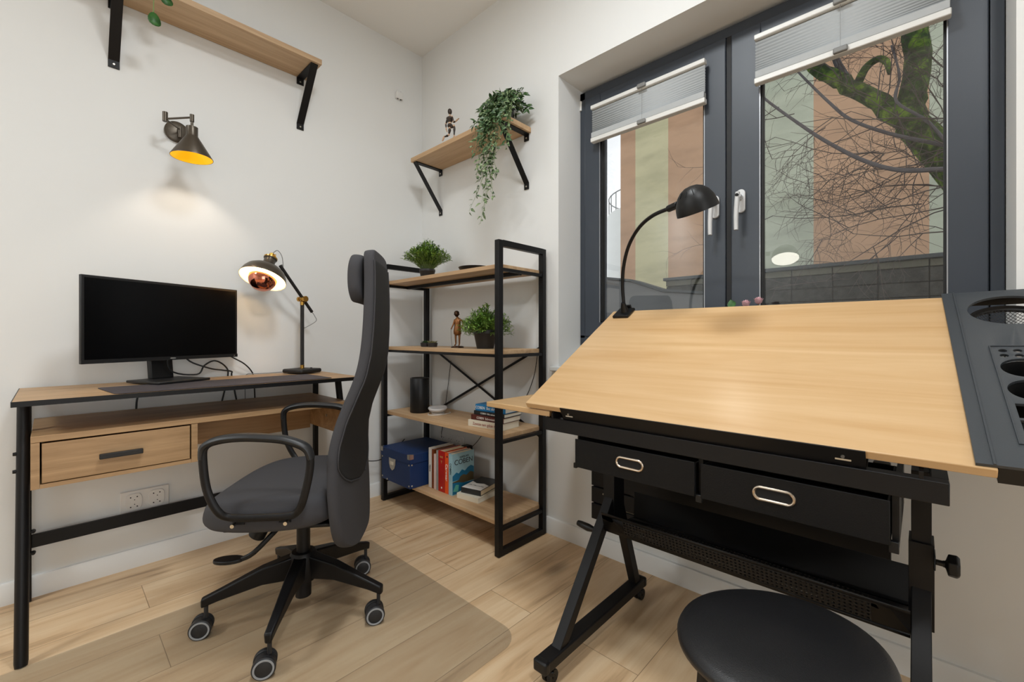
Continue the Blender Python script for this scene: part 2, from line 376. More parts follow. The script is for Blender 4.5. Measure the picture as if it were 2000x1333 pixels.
def part(name, mb, m, parent=None, bevel=0, seg=2, sub=0, solid=0, sharp=35, label=None, local=False, kind=None):
    T = PM[parent].inverted() if (parent is not None and not local) else Matrix.Identity(4)
    me = bpy.data.meshes.new(name); me.from_pydata([tuple(T @ Vector(p)) for p in mb.v], [], mb.f); me.validate()
    b = bmesh.new(); b.from_mesh(me); bmesh.ops.remove_doubles(b, verts=b.verts, dist=1e-6); bmesh.ops.recalc_face_normals(b, faces=b.faces); b.to_mesh(me); b.free()
    for p in me.polygons: p.use_smooth = True
    if sharp is not None: me.set_sharp_from_angle(angle=math.radians(sharp))
    me.materials.append(M[m] if isinstance(m, str) else m)
    o = bpy.data.objects.new(name, me); COL.objects.link(o)
    if parent is not None: o.parent = parent; PM[o] = PM[parent]
    if solid: x = o.modifiers.new('solid', 'SOLIDIFY'); x.thickness = solid; x.offset = 0
    if bevel: x = o.modifiers.new('bevel', 'BEVEL'); x.width = bevel; x.segments = seg; x.limit_method = 'ANGLE'; x.angle_limit = math.radians(40); x.harden_normals = False
    if sub: x = o.modifiers.new('sub', 'SUBSURF'); x.levels = sub; x.render_levels = sub
    if label: o['label'] = label
    if kind: o['kind'] = kind
    return o
def single(name, mb, m, label, cat, group=None, **k):
    o = part(name, mb, m, None, **k); PM[o] = Matrix.Identity(4)
    o['label'] = label; o['category'] = cat
    if group: o['group'] = group
    return o
def struct(name, mb, m, parent=None, **k):
    o = part(name, mb, m, parent, **k)
    if parent is None: o['kind'] = 'structure'; PM[o] = Matrix.Identity(4)
    return o
def textpart(name, body, size, m, parent, loc, rot, depth=.0006, align='CENTER', sx=1.0):
    c = bpy.data.curves.new(name, 'FONT'); c.body = body; c.size = size; c.extrude = depth; c.align_x = align; c.align_y = 'CENTER'; c.materials.append(M[m] if isinstance(m, str) else m)
    o = bpy.data.objects.new(name, c); COL.objects.link(o); o.parent = parent
    X = PM[parent].inverted() @ (Matrix.Translation(loc) @ rot.to_4x4())
    o.matrix_local = X @ Matrix.Diagonal((sx, 1, 1, 1)); PM[o] = PM[parent]
    return o
def boolcut(o, cutters):
    for i, mb in enumerate(cutters):
        me = bpy.data.meshes.new('cut'); me.from_pydata([tuple(p) for p in mb.v], [], mb.f); b = bmesh.new(); b.from_mesh(me); bmesh.ops.recalc_face_normals(b, faces=b.faces); b.to_mesh(me); b.free()
        c = bpy.data.objects.new('cut', me); COL.objects.link(c)
        x = o.modifiers.new('cut', 'BOOLEAN'); x.operation = 'DIFFERENCE'; x.object = c; x.solver = 'EXACT'
    bpy.context.view_layer.update()
    dg = bpy.context.evaluated_depsgraph_get(); new = bpy.data.meshes.new_from_object(o.evaluated_get(dg))
    for x in list(o.modifiers):
        if x.type == 'BOOLEAN': bpy.data.objects.remove(x.object)
    o.modifiers.clear(); o.data = new
def skin(name, V, E, R, m, parent, sub=2):
    me = bpy.data.meshes.new(name); T = PM[parent].inverted(); me.from_pydata([tuple(T @ Vector(v)) for v in V], E, []); o = bpy.data.objects.new(name, me); COL.objects.link(o); o.parent = parent; PM[o] = PM[parent]
    o.modifiers.new('skin', 'SKIN')
    for i, r in enumerate(R): me.skin_vertices[0].data[i].radius = (r, r) if not isinstance(r, tuple) else r
    me.skin_vertices[0].data[0].use_root = True
    x = o.modifiers.new('sub', 'SUBSURF'); x.levels = sub; x.render_levels = sub
    me.materials.append(M[m]); 
    for p in me.polygons: p.use_smooth = True
    o.modifiers['skin'].use_smooth_shade = True
    return o

# ================================================================ ROOM
H = 2.69; RX = 4.4; RY = -4.6; WD = 0.36
WX0, WX1, WZ0, WZ1 = 1.078, 2.468, 0.785, 2.131   # window opening
struct('floor', MB().box(-.15, RY-.15, -.12, RX+.15, .4, 0), 'floor', sharp=30)
struct('ceiling', MB().box(-.15, RY-.15, H, RX+.15, .4, H+.12), 'ceil')
struct('wall_left', MB().box(-.15, RY-.15, 0, 0, 0, H), 'wall')
w = MB(); w.box(-.15, 0, 0, WX0, WD, H); w.box(WX1, 0, 0, RX+.15, WD, H); w.box(WX0, 0, 0, WX1, WD, WZ0-.022); w.box(WX0, 0, WZ1, WX1, WD, H)
struct('wall_back', w, 'wall')
struct('wall_right', MB().box(RX, RY, 0, RX+.15, 0, H), 'wall')
struct('wall_front', MB().box(0, RY-.15, 0, RX, RY, H), 'wall')
bb = MB()
prof = [(0,0),(.013,0),(.013,.068),(.009,.074),(0,.075)]
struct('baseboard_left', MB().prism([(x, RY, z) for x, z in prof], (0, -RY-.0005, 0)), 'trim')
struct('baseboard_back', MB().prism([(.0135, -x, z) for x, z in prof], (RX-.02, 0, 0)), 'trim')
struct('trim_1', MB().box(WX0-.03, -.03, WZ0-.021, WX1+.03, .178, WZ0), 'sillw', bevel=.004)   # inner sill board

# window: outer frame, two sashes
FY0 = .18
FYO = FY0-.006
win = struct('window_1', MB().box(WX0+.002, FYO, .915, WX0+.03, FY0+.07, WZ1-.018).box(WX1-.03, FYO, .915, WX1-.002, FY0+.07, WZ1-.018).box(WX0+.002, FYO, WZ1-.055, WX1-.002, FY0+.07, WZ1-.017).box(WX0+.002, FYO, .88, WX1-.002, FY0+.07, .93), 'anth', bevel=.002)
struct('sill_profile', MB().box(WX0+.002, FY0+.004, WZ0+.001, WX1-.002, FY0+.07, .879), 'sillw', win, bevel=.002)
def sash(x0, x1, gx0, gx1, nm):
    z0, z1, gz0, gz1 = .925, 2.075, .99, 2.02
    m = MB(); y0, y1 = FY0-.012, FY0+.052
    m.box(x0, y0, z0, gx0, y1, z1).box(gx1, y0, z0, x1, y1, z1).box(gx0, y0, z0, gx1, y1, gz0).box(gx0, y0, gz1, gx1, y1, z1)
    s = part('sash', m, 'anth', win, bevel=.003)
    g = MB(); e = .006
    for a in ((gx0, gx0+e, gz0, gz1), (gx1-e, gx1, gz0, gz1)): g.box(a[0], y0+.006, a[2], a[1], y0+.036, a[3])
    g.box(gx0, y0+.006, gz0, gx1, y0+.036, gz0+e).box(gx0, y0+.006, gz1-e, gx1, y0+.036, gz1)
    part('gasket', g, 'gasket', s)
    g = MB(); y = y0+.004
    g.box(gx0-.004, y, gz0, gx0, y+.01, gz1) 
    part('bead', MB().box(gx0-.003, y0-.0015, gz0, gx0, y0+.002, gz1).box(gx1, y0-.0015, gz0, gx1+.003, y0+.002, gz1), 'alu', s)
    part('glass_pane', MB().box(gx0+.001, y0+.024, gz0+.001, gx1-.001, y0+.028, gz1-.001), 'glass', s, sharp=30)
    return s
sL = sash(WX0+.032, 1.752, 1.196, 1.672, 'l')
sR = sash(1.772, WX1-.032, 1.872, 2.353, 'r')
part('meeting_strip', MB().box(1.7535, FY0-.004, .925, 1.7705, FY0+.05, 2.075), 'gasket', win)
def whandle(x, z, lx):
    y = FY0-.012
    hd = part('window_handle', MB().prism([(x+.0155*math.cos(a), y-.012, z+(.028 if math.sin(a) >= 0 else -.028)+.0155*math.sin(a)) for a in [2*PI*k/24 for k in range(24)]], (0, .0115, 0)), 'handle', win, bevel=.002)
    part('lever', MB().cyl((x, y-.01, z+.012), (x, y-.045, z+.012), .010, .010, 16).tube([(x, y-.045, z+.024), (x-.002, y-.047, z-.01), (lx, y-.05, z-.06), (lx, y-.05, z-.115)], [.011, .012, .0115, .0105], 12, flat=.7, smooth=4), 'handle', hd)
    part('lock_cylinder', MB().cyl((x, y-.0575, z+.012), (x, y-.0535, z+.012), .006, .006, 14), 'hole', hd)
whandle(1.716, 1.428, 1.712); whandle(1.808, 1.432, 1.804)
# small bright hinge caps on the left frame
part('hinge_cover', MB().cyl((WX0+.006, FY0-.008, 2.03), (WX0+.006, FY0-.008, 2.075), .006, .006, 12), 'trim', win)

def blind(x0, x1, zt, zb, label):
    t = thing('pleated_blind', label, 'blind', ((x0+x1)/2, .13, zb), 0, 'pleated blinds on the window')
    y = .135
    part('top_rail', MB().box(x0, y-.014, zt-.018, x1, y+.014, zt), 'rail', t, bevel=.003)
    part('bottom_rail', MB().box(x0, y-.014, zb, x1, y+.014, zb+.02), 'rail', t, bevel=.003)
    part('grey_band', MB().box(x0+.003, y-.0125, zb+.0202, x1-.003, y+.0125, zb+.045), 'pleat', t, bevel=.002)
    n = 12; z0, z1 = zb+.0455, zt-.018; P = []
    for i in range(2*n+1):
        u = i/(2*n); u = u**1.4
        z = z0+(z1-z0)*u; yy = y+(-.003 if i % 2 else .003)
        P.append([(x0+.002, yy, z), (x1-.002, yy, z)])
    part('pleats', MB().grid(P), 'pleat', t, sharp=5, solid=.0008)
    xm = (x0+x1)/2
    for z in (zt-.009, zb+.009):
        part('grip_tab', MB().box(xm-.019, y-.026, z-.009, xm+.019, y-.0145, z+.009), 'tab', t, bevel=.004, seg=3)
    part('guide_cord', MB().tube([(xm-.001, y-.0122, zb+.02), (xm-.001, y-.0122, zt-.018)], .0006, 5), 'tab', t)
blind(1.172, 1.690, 2.004, 1.832, 'grey pleated blind pulled up on the narrow left window sash')
blind(1.862, 2.362, 2.008, 1.832, 'grey pleated blind pulled up on the right window sash in front of the tree')

# ================================================================ OUTSIDE
struct('ground', MB().box(-14, .37, -.4, 10, 22, -.28), 'ground')
def fac(x0, x1, m): 
    part('painted_stripe', MB().box(x0, 9, -.28, x1, 9.4, 12), m, fb)
fb = thing('apartment_block', 'tall windowless apartment gable painted in brown, beige and sage vertical stripes', 'building', (0, 9, -.28))
edges = [(-3.65, -3.213, 'fbrown'), (-3.213, -2.322, 'fbeige'), (-2.322, -.95, 'fbrown'), (-.95, .706, 'fgreen'), (.706, 2.399, 'fbrown'), (2.399, 4.2, 'fgreen'), (4.2, 6.5, 'fbrown')]
for a, b_, m_ in edges: fac(a, b_, m_)
t = thing('distant_house', 'pale rounded house with roof railing seen at the left edge of the left pane', 'building', (-6, 13, -.28))
part('facade', MB().lathe([(0, -.28), (2.0, -.28), (2.0, 5.35), (0, 5.35)], (-4.6, 13.8, 0), n=48), 'fwhite', t)
part('upper_storey', MB().lathe([(0, 5.351), (1.35, 5.351), (1.35, 6.3), (0, 6.3)], (-4.2, 13.9, 0), n=40), 'fwhite', t)
rb = MB()
for k in range(30):
    a = 2*PI*k/30; rb.cyl((-4.6+1.95*math.cos(a), 13.8+1.95*math.sin(a), 5.35), (-4.6+1.95*math.cos(a), 13.8+1.95*math.sin(a), 6.0), .015, .015, 6)
rb.tube([(-4.6+1.95*math.cos(2*PI*k/40), 13.8+1.95*math.sin(2*PI*k/40), 6.0) for k in range(40)], .02, 6, closed=True)
part('railing', rb, 'railm', t)
# split-face block wall
bw = thing('retaining_wall', 'low wall of dark split-face blocks with grey coping behind the tree', 'wall', (1, 6.3, -.28))
part('core', MB().box(-1.17, 6.33, -.28, 5.0, 6.6, 1.94), 'mortar', bw)
part('coping', MB().box(-1.22, 6.24, 1.9415, 5.05, 6.66, 1.995), 'cap', bw, bevel=.006)
zs = [1.94, 1.835, 1.637, 1.440, 1.242, 1.045, .847, .65]
random.seed(3)
top = MB(); low = MB()
for r_ in range(len(zs)-1):
    off = -1.19+(.26 if r_ % 2 else 0) - (.04 if r_ else 0)
    x = -1.19
    xs = [-1.19]+[.827+.516*k-(.0) for k in range(-3, 9)]
    for a, c in zip(xs[:-1], xs[1:]):
        m_ = top if r_ == 0 else low
        m_.box(a+.006, 6.295+random.uniform(-.008, .008), zs[r_+1]+.006, c-.006, 6.34, zs[r_]-.006)
part('top_course', top, 'blocktop', bw, bevel=.006)
part('block_courses', low, 'block', bw, bevel=.01)
# sloping concrete parapet
pp = thing('concrete_parapet', 'grey concrete stair parapet sloping down outside the left pane', 'wall', (-1.5, 5, -.28))
part('parapet', MB().prism([(-3.6, 4.9, -.28), (-3.6, 4.9, 1.98), (-1.9, 4.9, 1.93), (-1.15, 4.9, 1.80), (-.62, 4.9, 1.60), (.2, 4.9, 1.50), (.2, 4.9, -.28)], (0, .25, 0)), 'conc', pp, bevel=.01)
part('coping', MB().prism([(-3.6, 4.86, 1.985), (-3.6, 4.86, 2.02), (-1.9, 4.86, 1.97), (-1.14, 4.86, 1.84), (-.6, 4.86, 1.64), (.2, 4.86, 1.54), (.2, 4.86, 1.505), (-.62, 4.86, 1.605), (-1.15, 4.86, 1.805), (-1.9, 4.86, 1.935)], (0, .33, 0)), 'cap', pp)

# tree
tr = thing('tree', 'bare mossy tree with thick forked trunk and tangled twigs outside the right pane', 'tree', (2.9, 3.5, -.28))
tv = lambda L, y=3.5: [(a, y, b) for a, b in L]
part('trunk', MB().tube([(3.4, 3.6, -.28), (3.2, 3.55, .8), (2.86, 3.5, 1.6), (2.60, 3.5, 2.1), (2.44, 3.5, 2.40), (2.32, 3.5, 2.62), (2.22, 3.5, 2.78)], [.3, .24, .17, .135, .125, .12, .11], 14, smooth=4), 'moss', tr)
random.seed(11)
def wob(P, k): return [Vector(p)+Vector((random.uniform(-k, k), random.uniform(-k, k), random.uniform(-k, k))) for p in P]
part('limb', MB().tube(wob(spline([Vector(p) for p in [(2.24, 3.5, 2.70), (2.24, 3.5, 2.92), (2.27, 3.5, 3.2), (2.26, 3.5, 3.6), (2.27, 3.55, 4.2), (2.3, 3.6, 5.2)]], 5), .012), [.11, .098, .092, .09, .08, .05], 14), 'moss', tr)
part('limb', MB().tube(wob(spline([Vector(p) for p in [(2.30, 3.5, 2.66), (2.12, 3.5, 2.90), (1.95, 3.48, 3.10), (1.77, 3.45, 3.28), (1.6, 3.4, 3.46), (1.42, 3.4, 3.72), (1.1, 3.3, 4.2)]], 5), .012), [.10, .085, .072, .07, .064, .055, .035], 12), 'moss', tr)
part('limb', MB().tube([(1.86, 3.47, 3.2), (1.93, 3.42, 3.33), (2.02, 3.38, 3.36), (2.08, 3.36, 3.30), (2.10, 3.34, 3.18)], [.038, .032, .028, .025, .014], 8, smooth=4), 'moss', tr)
part('limb', MB().tube([(1.8, 3.46, 3.3), (1.72, 3.42, 3.5), (1.68, 3.4, 3.75), (1.6, 3.4, 4.1)], [.035, .03, .02, .012], 8, smooth=4), 'bark', tr)
part('branch', MB().tube([(2.75, 3.3, 2.1), (2.467, 3.0, 2.165), (2.183, 3.0, 2.234), (1.962, 3.0, 2.367), (1.721, 3.0, 2.588), (1.516, 3.0, 2.811), (1.21, 3.0, 3.178), (1.0, 3.0, 3.5)], [.03, .02, .0185, .017, .0155, .0135, .0105, .006], 8, smooth=5), 'bark', tr)
part('branch', MB().tube([(2.7, 3.3, 2.3), (2.4, 3.2, 2.44), (2.1, 3.2, 2.62), (1.85, 3.2, 2.82), (1.7, 3.2, 3.02), (1.52, 3.2, 3.3), (1.4, 3.2, 3.5)], [.018, .017, .015, .014, .012, .01, .008], 8, smooth=5), 'bark', tr)
part('branch', MB().tube([(2.55, 3.2, 2.2), (2.35, 3.15, 2.6), (2.15, 3.15, 2.85), (2.17, 3.15, 3.05), (2.12, 3.1, 3.3)], [.014, .012, .011, .009, .006], 8, smooth=5), 'bark', tr)
tw = MB()
def twig(p, d, L, r, depth):
    pts = [Vector(p)]; d = Vector(d).normalized(); n = 5
    for i in range(n):
        d = (d+Vector((random.uniform(-.25, .25), random.uniform(-.2, .2), random.uniform(-.24, .2)))).normalized()
        pts.append(pts[-1]+d*L/n)
        if depth and random.random() < .85:
            s_ = random.choice((-1, 1)); ax = Vector((0, 1, 0)); q = Matrix.Rotation(s_*random.uniform(.5, 1.1), 3, ax) @ d
            twig(pts[-1], q, L*random.uniform(.4, .65), r*.6, depth-1)
    tw.tube(pts, [r, r*.4], 4, caps=False)
random.seed(23)
for k in range(13):
    x = random.uniform(2.2, 2.75); z = random.uniform(1.7, 2.5)
    twig((2.6 if k < 8 else x, random.uniform(2.9, 3.5), z), (-1, random.uniform(-.2, .2), random.uniform(-.3, .35)), random.uniform(.7, 1.3), .0058, 3 if k % 2 else 2)
for k in range(11):
    s_ = random.random(); p = Vector((2.3, 3.3, 2.66)).lerp(Vector((1.45, 3.3, 3.6)), s_)
    twig(p, (random.uniform(-1, .2), random.uniform(-.4, .2), random.uniform(-.8, .9)), random.uniform(.5, 1.0), .005, 2)
for k in range(9):
    s_ = random.random(); p = Vector((2.3, 3.0, 2.2)).lerp(Vector((1.25, 3.0, 3.12)), s_)
    twig(p, (-1, random.uniform(-.3, .3), random.uniform(-.9, .5)), random.uniform(.4, .8), .0045, 2)
for k in range(9):
    twig((2.5, 3.5, random.uniform(2.3, 3.4)), (random.uniform(-.4, .3), random.uniform(-.5, 0), random.uniform(-.2, 1)), .7, .005, 3)
part('twigs', tw, 'twig', tr, sharp=None, kind='stuff')
# ================================================================ DESK
dk = thing('desk', 'narrow oak desk with black edge, raised top over a lower shelf and one drawer', 'desk', (.25, -1.17, 0))
Y0, Y1 = -1.685, -.66
part('desktop', MB().box(.02, Y0, .7305, .474, Y1, .745), 'oak', dk, bevel=.001)
part('edge_band', MB().box(.4742, Y0, .7295, .4762, Y1, .7448).box(.02, Y0-.002, .7295, .476, Y0, .7448), 'black', dk, label='black front edge band')
for y in (-1.668, -.678):
    part('leg', MB().tube([(.285, y, .7295), (.462, y, .012), (.465, y, 0)], [.0145, .0145, .013], 18, flat=1.0), 'black', dk)
    part('leg', MB().bar((.034, y, .7295), (.034, y, 0), .022, .022, up=(1,0,0)), 'black', dk, bevel=.003)
    part('side_rail', MB().bar((.034, y, .722), (.285, y, .722), .02, .014), 'black', dk)
part('foot_rail', MB().box(.026, -1.657, .184, .036, -.689, .230), 'black', dk, bevel=.001, label='flat black stretcher bar near the floor')
for y, z in ((-1.653, .245), (-1.653, .17)):
    part('bolt', MB().cyl((.041, y, z), (.055, y, z), .007, .005, 10), 'black', dk)
for x, z in ((.325, .573), (.337, .523)):
    part('bolt', MB().cyl((x, -1.681, z), (x, -1.689, z), .006, .005, 10), 'black', dk)
part('lower_shelf', MB().box(.026, -1.651, .618, .436, -.700, .636), 'oak', dk, bevel=.001)
part('back_panel', MB().box(.047, -1.2535, .466, .062, -.716, .617), 'oak', dk)
part('side_panel', MB().box(.047, -.7155, .485, .430, -.700, .617), 'oak', dk)
box = part('drawer_case', MB().box(.047, -1.651, .482, .434, -1.633, .617).box(.047, -1.272, .482, .434, -1.254, .617).box(.047, -1.6325, .482, .434, -1.2725, .494).box(.047, -1.6325, .494, .06, -1.2725, .617), 'oak', dk)
dr = part('drawer', MB().box(.416, -1.629, .4965, .433, -1.276, .6125).box(.08, -1.625, .4965, .4155, -1.28, .59), 'oak', dk, bevel=.001)
part('handle', MB().bar((.451, -1.508, .553), (.451, -1.404, .553), .012, .016).cyl((.433, -1.49, .553), (.448, -1.49, .553), .004).cyl((.433, -1.42, .553), (.448, -1.42, .553), .004), 'blackm', dr, bevel=.002, label='dark grey bar handle')
part('cam_screw', MB().cyl((.25, -.6998, .55), (.25, -.698, .55), .007, .007, 14).cyl((.25, -.7157, .55), (.25, -.718, .55), .007, .007, 14), 'steel', dk)

# desk mat
single('desk_mat', MB().prism([(.235, -1.50, .7455), (.462, -1.475, .7455), (.473, -1.462, .7455), (.470, -.80, .7455), (.460, -.785, .7455), (.215, -.79, .7455), (.205, -.80, .7455), (.225, -1.492, .7455)], (0,0,.0028)), 'deskmat', 'long dark patterned desk mat lying along the front of the oak desk', 'desk mat', bevel=.001)
# monitor
md = Vector((-.395, .919, 0)); mn = Vector((.919, .395, 0)); A = Vector((.275, -1.543, .833))
def mp3(a, n_, z): return Vector((A.x, A.y, 0))+md*a+mn*n_+Vector((0,0,z))
mo = thing('monitor', 'black widescreen computer monitor switched off on the oak desk', 'monitor', (.165, -1.285, .7483))
def mbox(a0, a1, n0, n1, z0, z1):
    b = MB(); vs = [mp3(a, n_, z) for z in (z0, z1) for n_ in (n0, n1) for a in (a0, a1)]
    return b.add(vs, [(0,2,3,1),(4,5,7,6),(0,1,5,4),(2,6,7,3),(0,4,6,2),(1,3,7,5)])
part('housing', mbox(0, .553, -.012, 0, .833, 1.133).add([mp3(a, n_, z) for a, n_, z in [(.06, -.0122, .87), (.493, -.0122, .87), (.493, -.0122, 1.10), (.06, -.0122, 1.10), (.14, -.04, .91), (.41, -.04, .91), (.41, -.04, 1.06), (.14, -.04, 1.06)]], [(0,1,5,4),(1,2,6,5),(2,3,7,6),(3,0,4,7),(4,5,6,7)]), 'bezel', mo, bevel=.002)
part('screen', mbox(.009, .544, .0002, .001, .847, 1.124), 'screen', mo)
part('bottom_bezel', mbox(0, .553, .0003, .002, .833, .8465), 'bezel', mo)
part('logo', MB().prism([mp3(.283+.011*math.cos(2*PI*k/20), .0021, .8400+.0026*math.sin(2*PI*k/20)) for k in range(20)], mn*.0004), 'tab', mo)
b = MB(); 
q = [(.250, -.05), (.332, -.05), (.332, -.075), (.250, -.075)]; q2 = [(.235, -.012), (.315, -.012), (.315, -.04), (.235, -.04)]
vs = [mp3(a, n_-.03+.01, .757) for a, n_ in q]+[mp3(a, n_-.0385, .93) for a, n_ in q]
b.add(vs, [(0,1,2,3),(4,7,6,5),(0,4,5,1),(1,5,6,2),(2,6,7,3),(3,7,4,0)])
part('stand_neck', b, 'bezel', mo, bevel=.004)
part('stand_base', mbox(.183, .372, -.105, .085, .7487, .7585), 'bezel', mo, bevel=.003)
part('power_led', mbox(.535, .539, .0021, .0026, .838, .841), 'steel', mo)

# table lamp
tl = thing('desk_lamp', 'black and brass desk lamp with copper mirror bulb standing by the right of the monitor', 'lamp', (.115, -.775, .7483))
Rb = Matrix.Rotation(math.radians(22), 4, 'Z')
part('base', MB().cbox((.115, -.775, .7585), (.125, .125, .02), Rb), 'blackm', tl, bevel=.008, seg=3)
part('switch', MB().cyl((.14, -.742, .7686), (.14, -.742, .773), .005, .005, 10), 'plastic', tl)
part('pole', MB().cyl((.115, -.775, .785), (.115, -.775, 1.075), .0085, .0085, 18), 'blackm', tl)
part('collar', MB().cyl((.115, -.775, .7686), (.115, -.775, .785), .0095, .0095, 18), 'brass', tl, label='brass collar')
part('collar', MB().cyl((.115, -.775, 1.0752), (.115, -.775, 1.092), .0095, .0095, 18), 'brass', tl, label='brass collar')
J = Vector((.115, -.775, 1.105)); U_ = Vector((.155, -.888, 1.25)); Dn = Vector((.098, -.722, 1.045))
part('arm', MB().cyl(Dn, U_, .0075, .0075, 16), 'blackm', tl)
jd = (U_-J).cross(Vector((0,0,1))).normalized()
part('joint', MB().ell(J, (.013, .013, .013)).cyl(J-jd*.026, J-jd*.012, .014, .014, 18).cyl(J+jd*.012, J+jd*.024, .012, .012, 18), 'brass', tl, label='brass wing-nut joint')
ax = Vector((.264, -.368, -.892)).normalized(); RC = Vector((.172, -.966, 1.178))      # rim centre
def tlp(prof): return [(r, z) for r, z in prof]
# profile along axis from the rim (0) upward (negative along ax)
sh = part('lamp_shade', MB().lathe([(.0955, 0), (.0955, .004), (.093, .012), (.088, .028), (.078, .045), (.060, .060), (.040, .069), (.027, .074), (.024, .080), (.024, .106), (.027, .108), (.027, .113), (.0, .113)], RC, -ax, 48), 'bronzeS', tl, sharp=50)
part('shade_lining', MB().lathe([(.0945, .0005), (.0915, .012), (.0862, .028), (.076, .044), (.058, .058), (.0, .066)], RC, -ax, 48), 'shadein', sh, sharp=None)
C_ = RC-ax*.113
part('socket_cap', MB().lathe([(.0285, 0), (.0285, .006), (.02, .007), (.018, .013), (.011, .014), (.011, .026), (.007, .03), (0, .03)], C_+ax*.001, -ax, 24), 'brass', tl, sharp=40)
sx = ax.cross(Vector((0,0,1))).normalized()
part('wing_nut', MB().bar(C_-ax*.018-sx*.02, C_-ax*.018+sx*.02, .004, .010, up=-ax).cyl(C_-ax*.012-sx*.022, C_-ax*.012+sx*.022, .003, .003, 8), 'brass', tl, bevel=.001)
bulb = part('bulb', MB().lathe([(.0, .058), (.024, .053), (.042, .040), (.054, .019), (.058, .0)], RC+ax*(-.004), -ax, 32), 'bulb', tl, sharp=None)
part('mirror_cap', MB().lathe([(.0582, 0), (.0555, -.018), (.046, -.036), (.028, -.051), (.0, -.058)], RC-ax*.004, -ax, 32), 'copper', bulb, sharp=None, label='copper mirrored bulb head')
part('cord', MB().tube([C_-ax*.029, C_-ax*.045+Vector((-.01, .02, .005)), C_+Vector((-.02, .055, .02)), C_+Vector((-.018, .06, -.03)), U_+Vector((.0, .008, .006))], .0016, 6, smooth=6), 'tab', tl, label='grey fabric-covered cord')
part('cord', MB().tube([Dn, Dn+Vector((-.005, .016, -.02)), Dn+Vector((.0, .02, -.045)), Vector((.118, -.755, .97)), Vector((.115, -.766, .965))], .0016, 6, smooth=6), 'tab', tl, label='grey fabric-covered cord')
pl = bpy.data.lights.new('desk_lamp_bulb_light', 'POINT'); pl.energy = 1.5; pl.color = (1, .80, .58); pl.shadow_soft_size = .03
po = bpy.data.objects.new('desk_lamp_bulb_light', pl); COL.objects.link(po); po.location = RC-ax*.055+Vector((0,0,0))
# wall lamp
wl = thing('wall_lamp', 'black swing-arm wall lamp with gold-lined cone shade above the monitor', 'lamp', (0, -1.245, 1.79))
part('wall_plate', MB().lathe([(0, 0), (.043, 0), (.043, .010), (.037, .014), (0, .014)], (0.001, -1.245, 1.79), (1,0,0), 36), 'bronzeS', wl)
part('hinge', MB().cyl((.03, -1.238, 1.762), (.03, -1.238, 1.806), .007, .007, 14).bar((.0145, -1.238, 1.79), (.03, -1.238, 1.79), .012, .03), 'bronzeS', wl)
E_ = Vector((.118, -1.300, 1.797)); S_ = Vector((.190, -1.226, 1.783))
part('arm', MB().cyl((.03, -1.238, 1.795), E_+Vector((0,0,-.008)), .0032, .0032, 10).cyl(E_+Vector((0,0,-.009)), S_+Vector((0,0,.013)), .0038, .0038, 10), 'bronzeS', wl)
part('elbow', MB().cyl(E_+Vector((0,0,-.019)), E_+Vector((0,0,.018)), .009, .009, 18), 'bronzeS', wl)
part('swivel', MB().cyl(S_+Vector((0,0,-.004)), S_+Vector((0,0,.024)), .0075, .0075, 18).cyl(S_+Vector((0,0,-.026)), S_+Vector((0,0,-.004)), .005, .005, 14), 'bronzeS', wl)
sh = part('lamp_shade', MB().lathe([(.0695, 1.6345), (.0705, 1.6345), (.0705, 1.637), (.022, 1.718), (.020, 1.722), (.020, 1.757), (.0, 1.758)], (S_.x, S_.y, 0), (0,0,1), 44), 'bronzeS', wl, sharp=40)
part('shade_lining', MB().lathe([(.0688, 1.6348), (.021, 1.7165), (.0, 1.7165)], (S_.x, S_.y, 0), (0,0,1), 44), 'gold', sh, sharp=None, label='gold inner lining')
part('bulb', MB().ell((S_.x, S_.y, 1.695), (.014, .014, .02)), 'bulb', wl, sharp=None)
sp = bpy.data.lights.new('wall_lamp_bulb_light', 'SPOT'); sp.energy = 1.5; sp.color = (1, .88, .74); sp.spot_size = math.radians(100); sp.spot_blend = .55; sp.shadow_soft_size = .018
so = bpy.data.objects.new('wall_lamp_bulb_light', sp); COL.objects.link(so); so.location = (S_.x, S_.y, 1.67); so.rotation_euler = (0, math.radians(14), 0)

# cables
def cable(pts, r, label, m='cord', name='cable', smooth=6):
    return single(name, MB().tube(pts, r, 7, smooth=smooth), m, label, 'cable')
cable([mp3(.36, -.045, .90), mp3(.37, -.05, .83), (.09, -1.15, .79), (.05, -1.09, .775), (.03, -1.05, .765), (.012, -1.045, .74), (.010, -1.02, .60), (.012, -1.0, .5)], .0033, 'black monitor cable looping down behind the desk, nearest the stand')
cable([mp3(.30, -.05, .90), mp3(.31, -.06, .79), (.085, -1.19, .765), (.065, -1.16, .80), (.055, -1.12, .818), (.032, -1.075, .79), (.010, -1.06, .745), (.010, -1.085, .62), (.012, -1.10, .5)], .0033, 'black cable arched high beneath the middle of the monitor')
cable([mp3(.50, -.02, .88), mp3(.53, -.020, .84), (.043, -1.005, .80), (.016, -.965, .758), (.010, -.955, .72), (.010, -.95, .62), (.012, -.95, .5)], .0030, 'straight black cable slanting down from the monitor right corner')
cable([(.04, -.80, .752), (.035, -.86, .750), (.04, -.91, .749), (.03, -.96, .749), (.018, -.985, .748), (.0075, -.99, .72), (.0075, -.99, .60)], .0017, 'thin grey lamp cord lying on the desk behind the mat', 'tab')
cable([(.011, -1.345, .74), (.010, -1.36, .70), (.010, -1.375, .66), (.012, -1.375, .5)], .0033, 'black cable hanging behind the desk shelf left of the others')

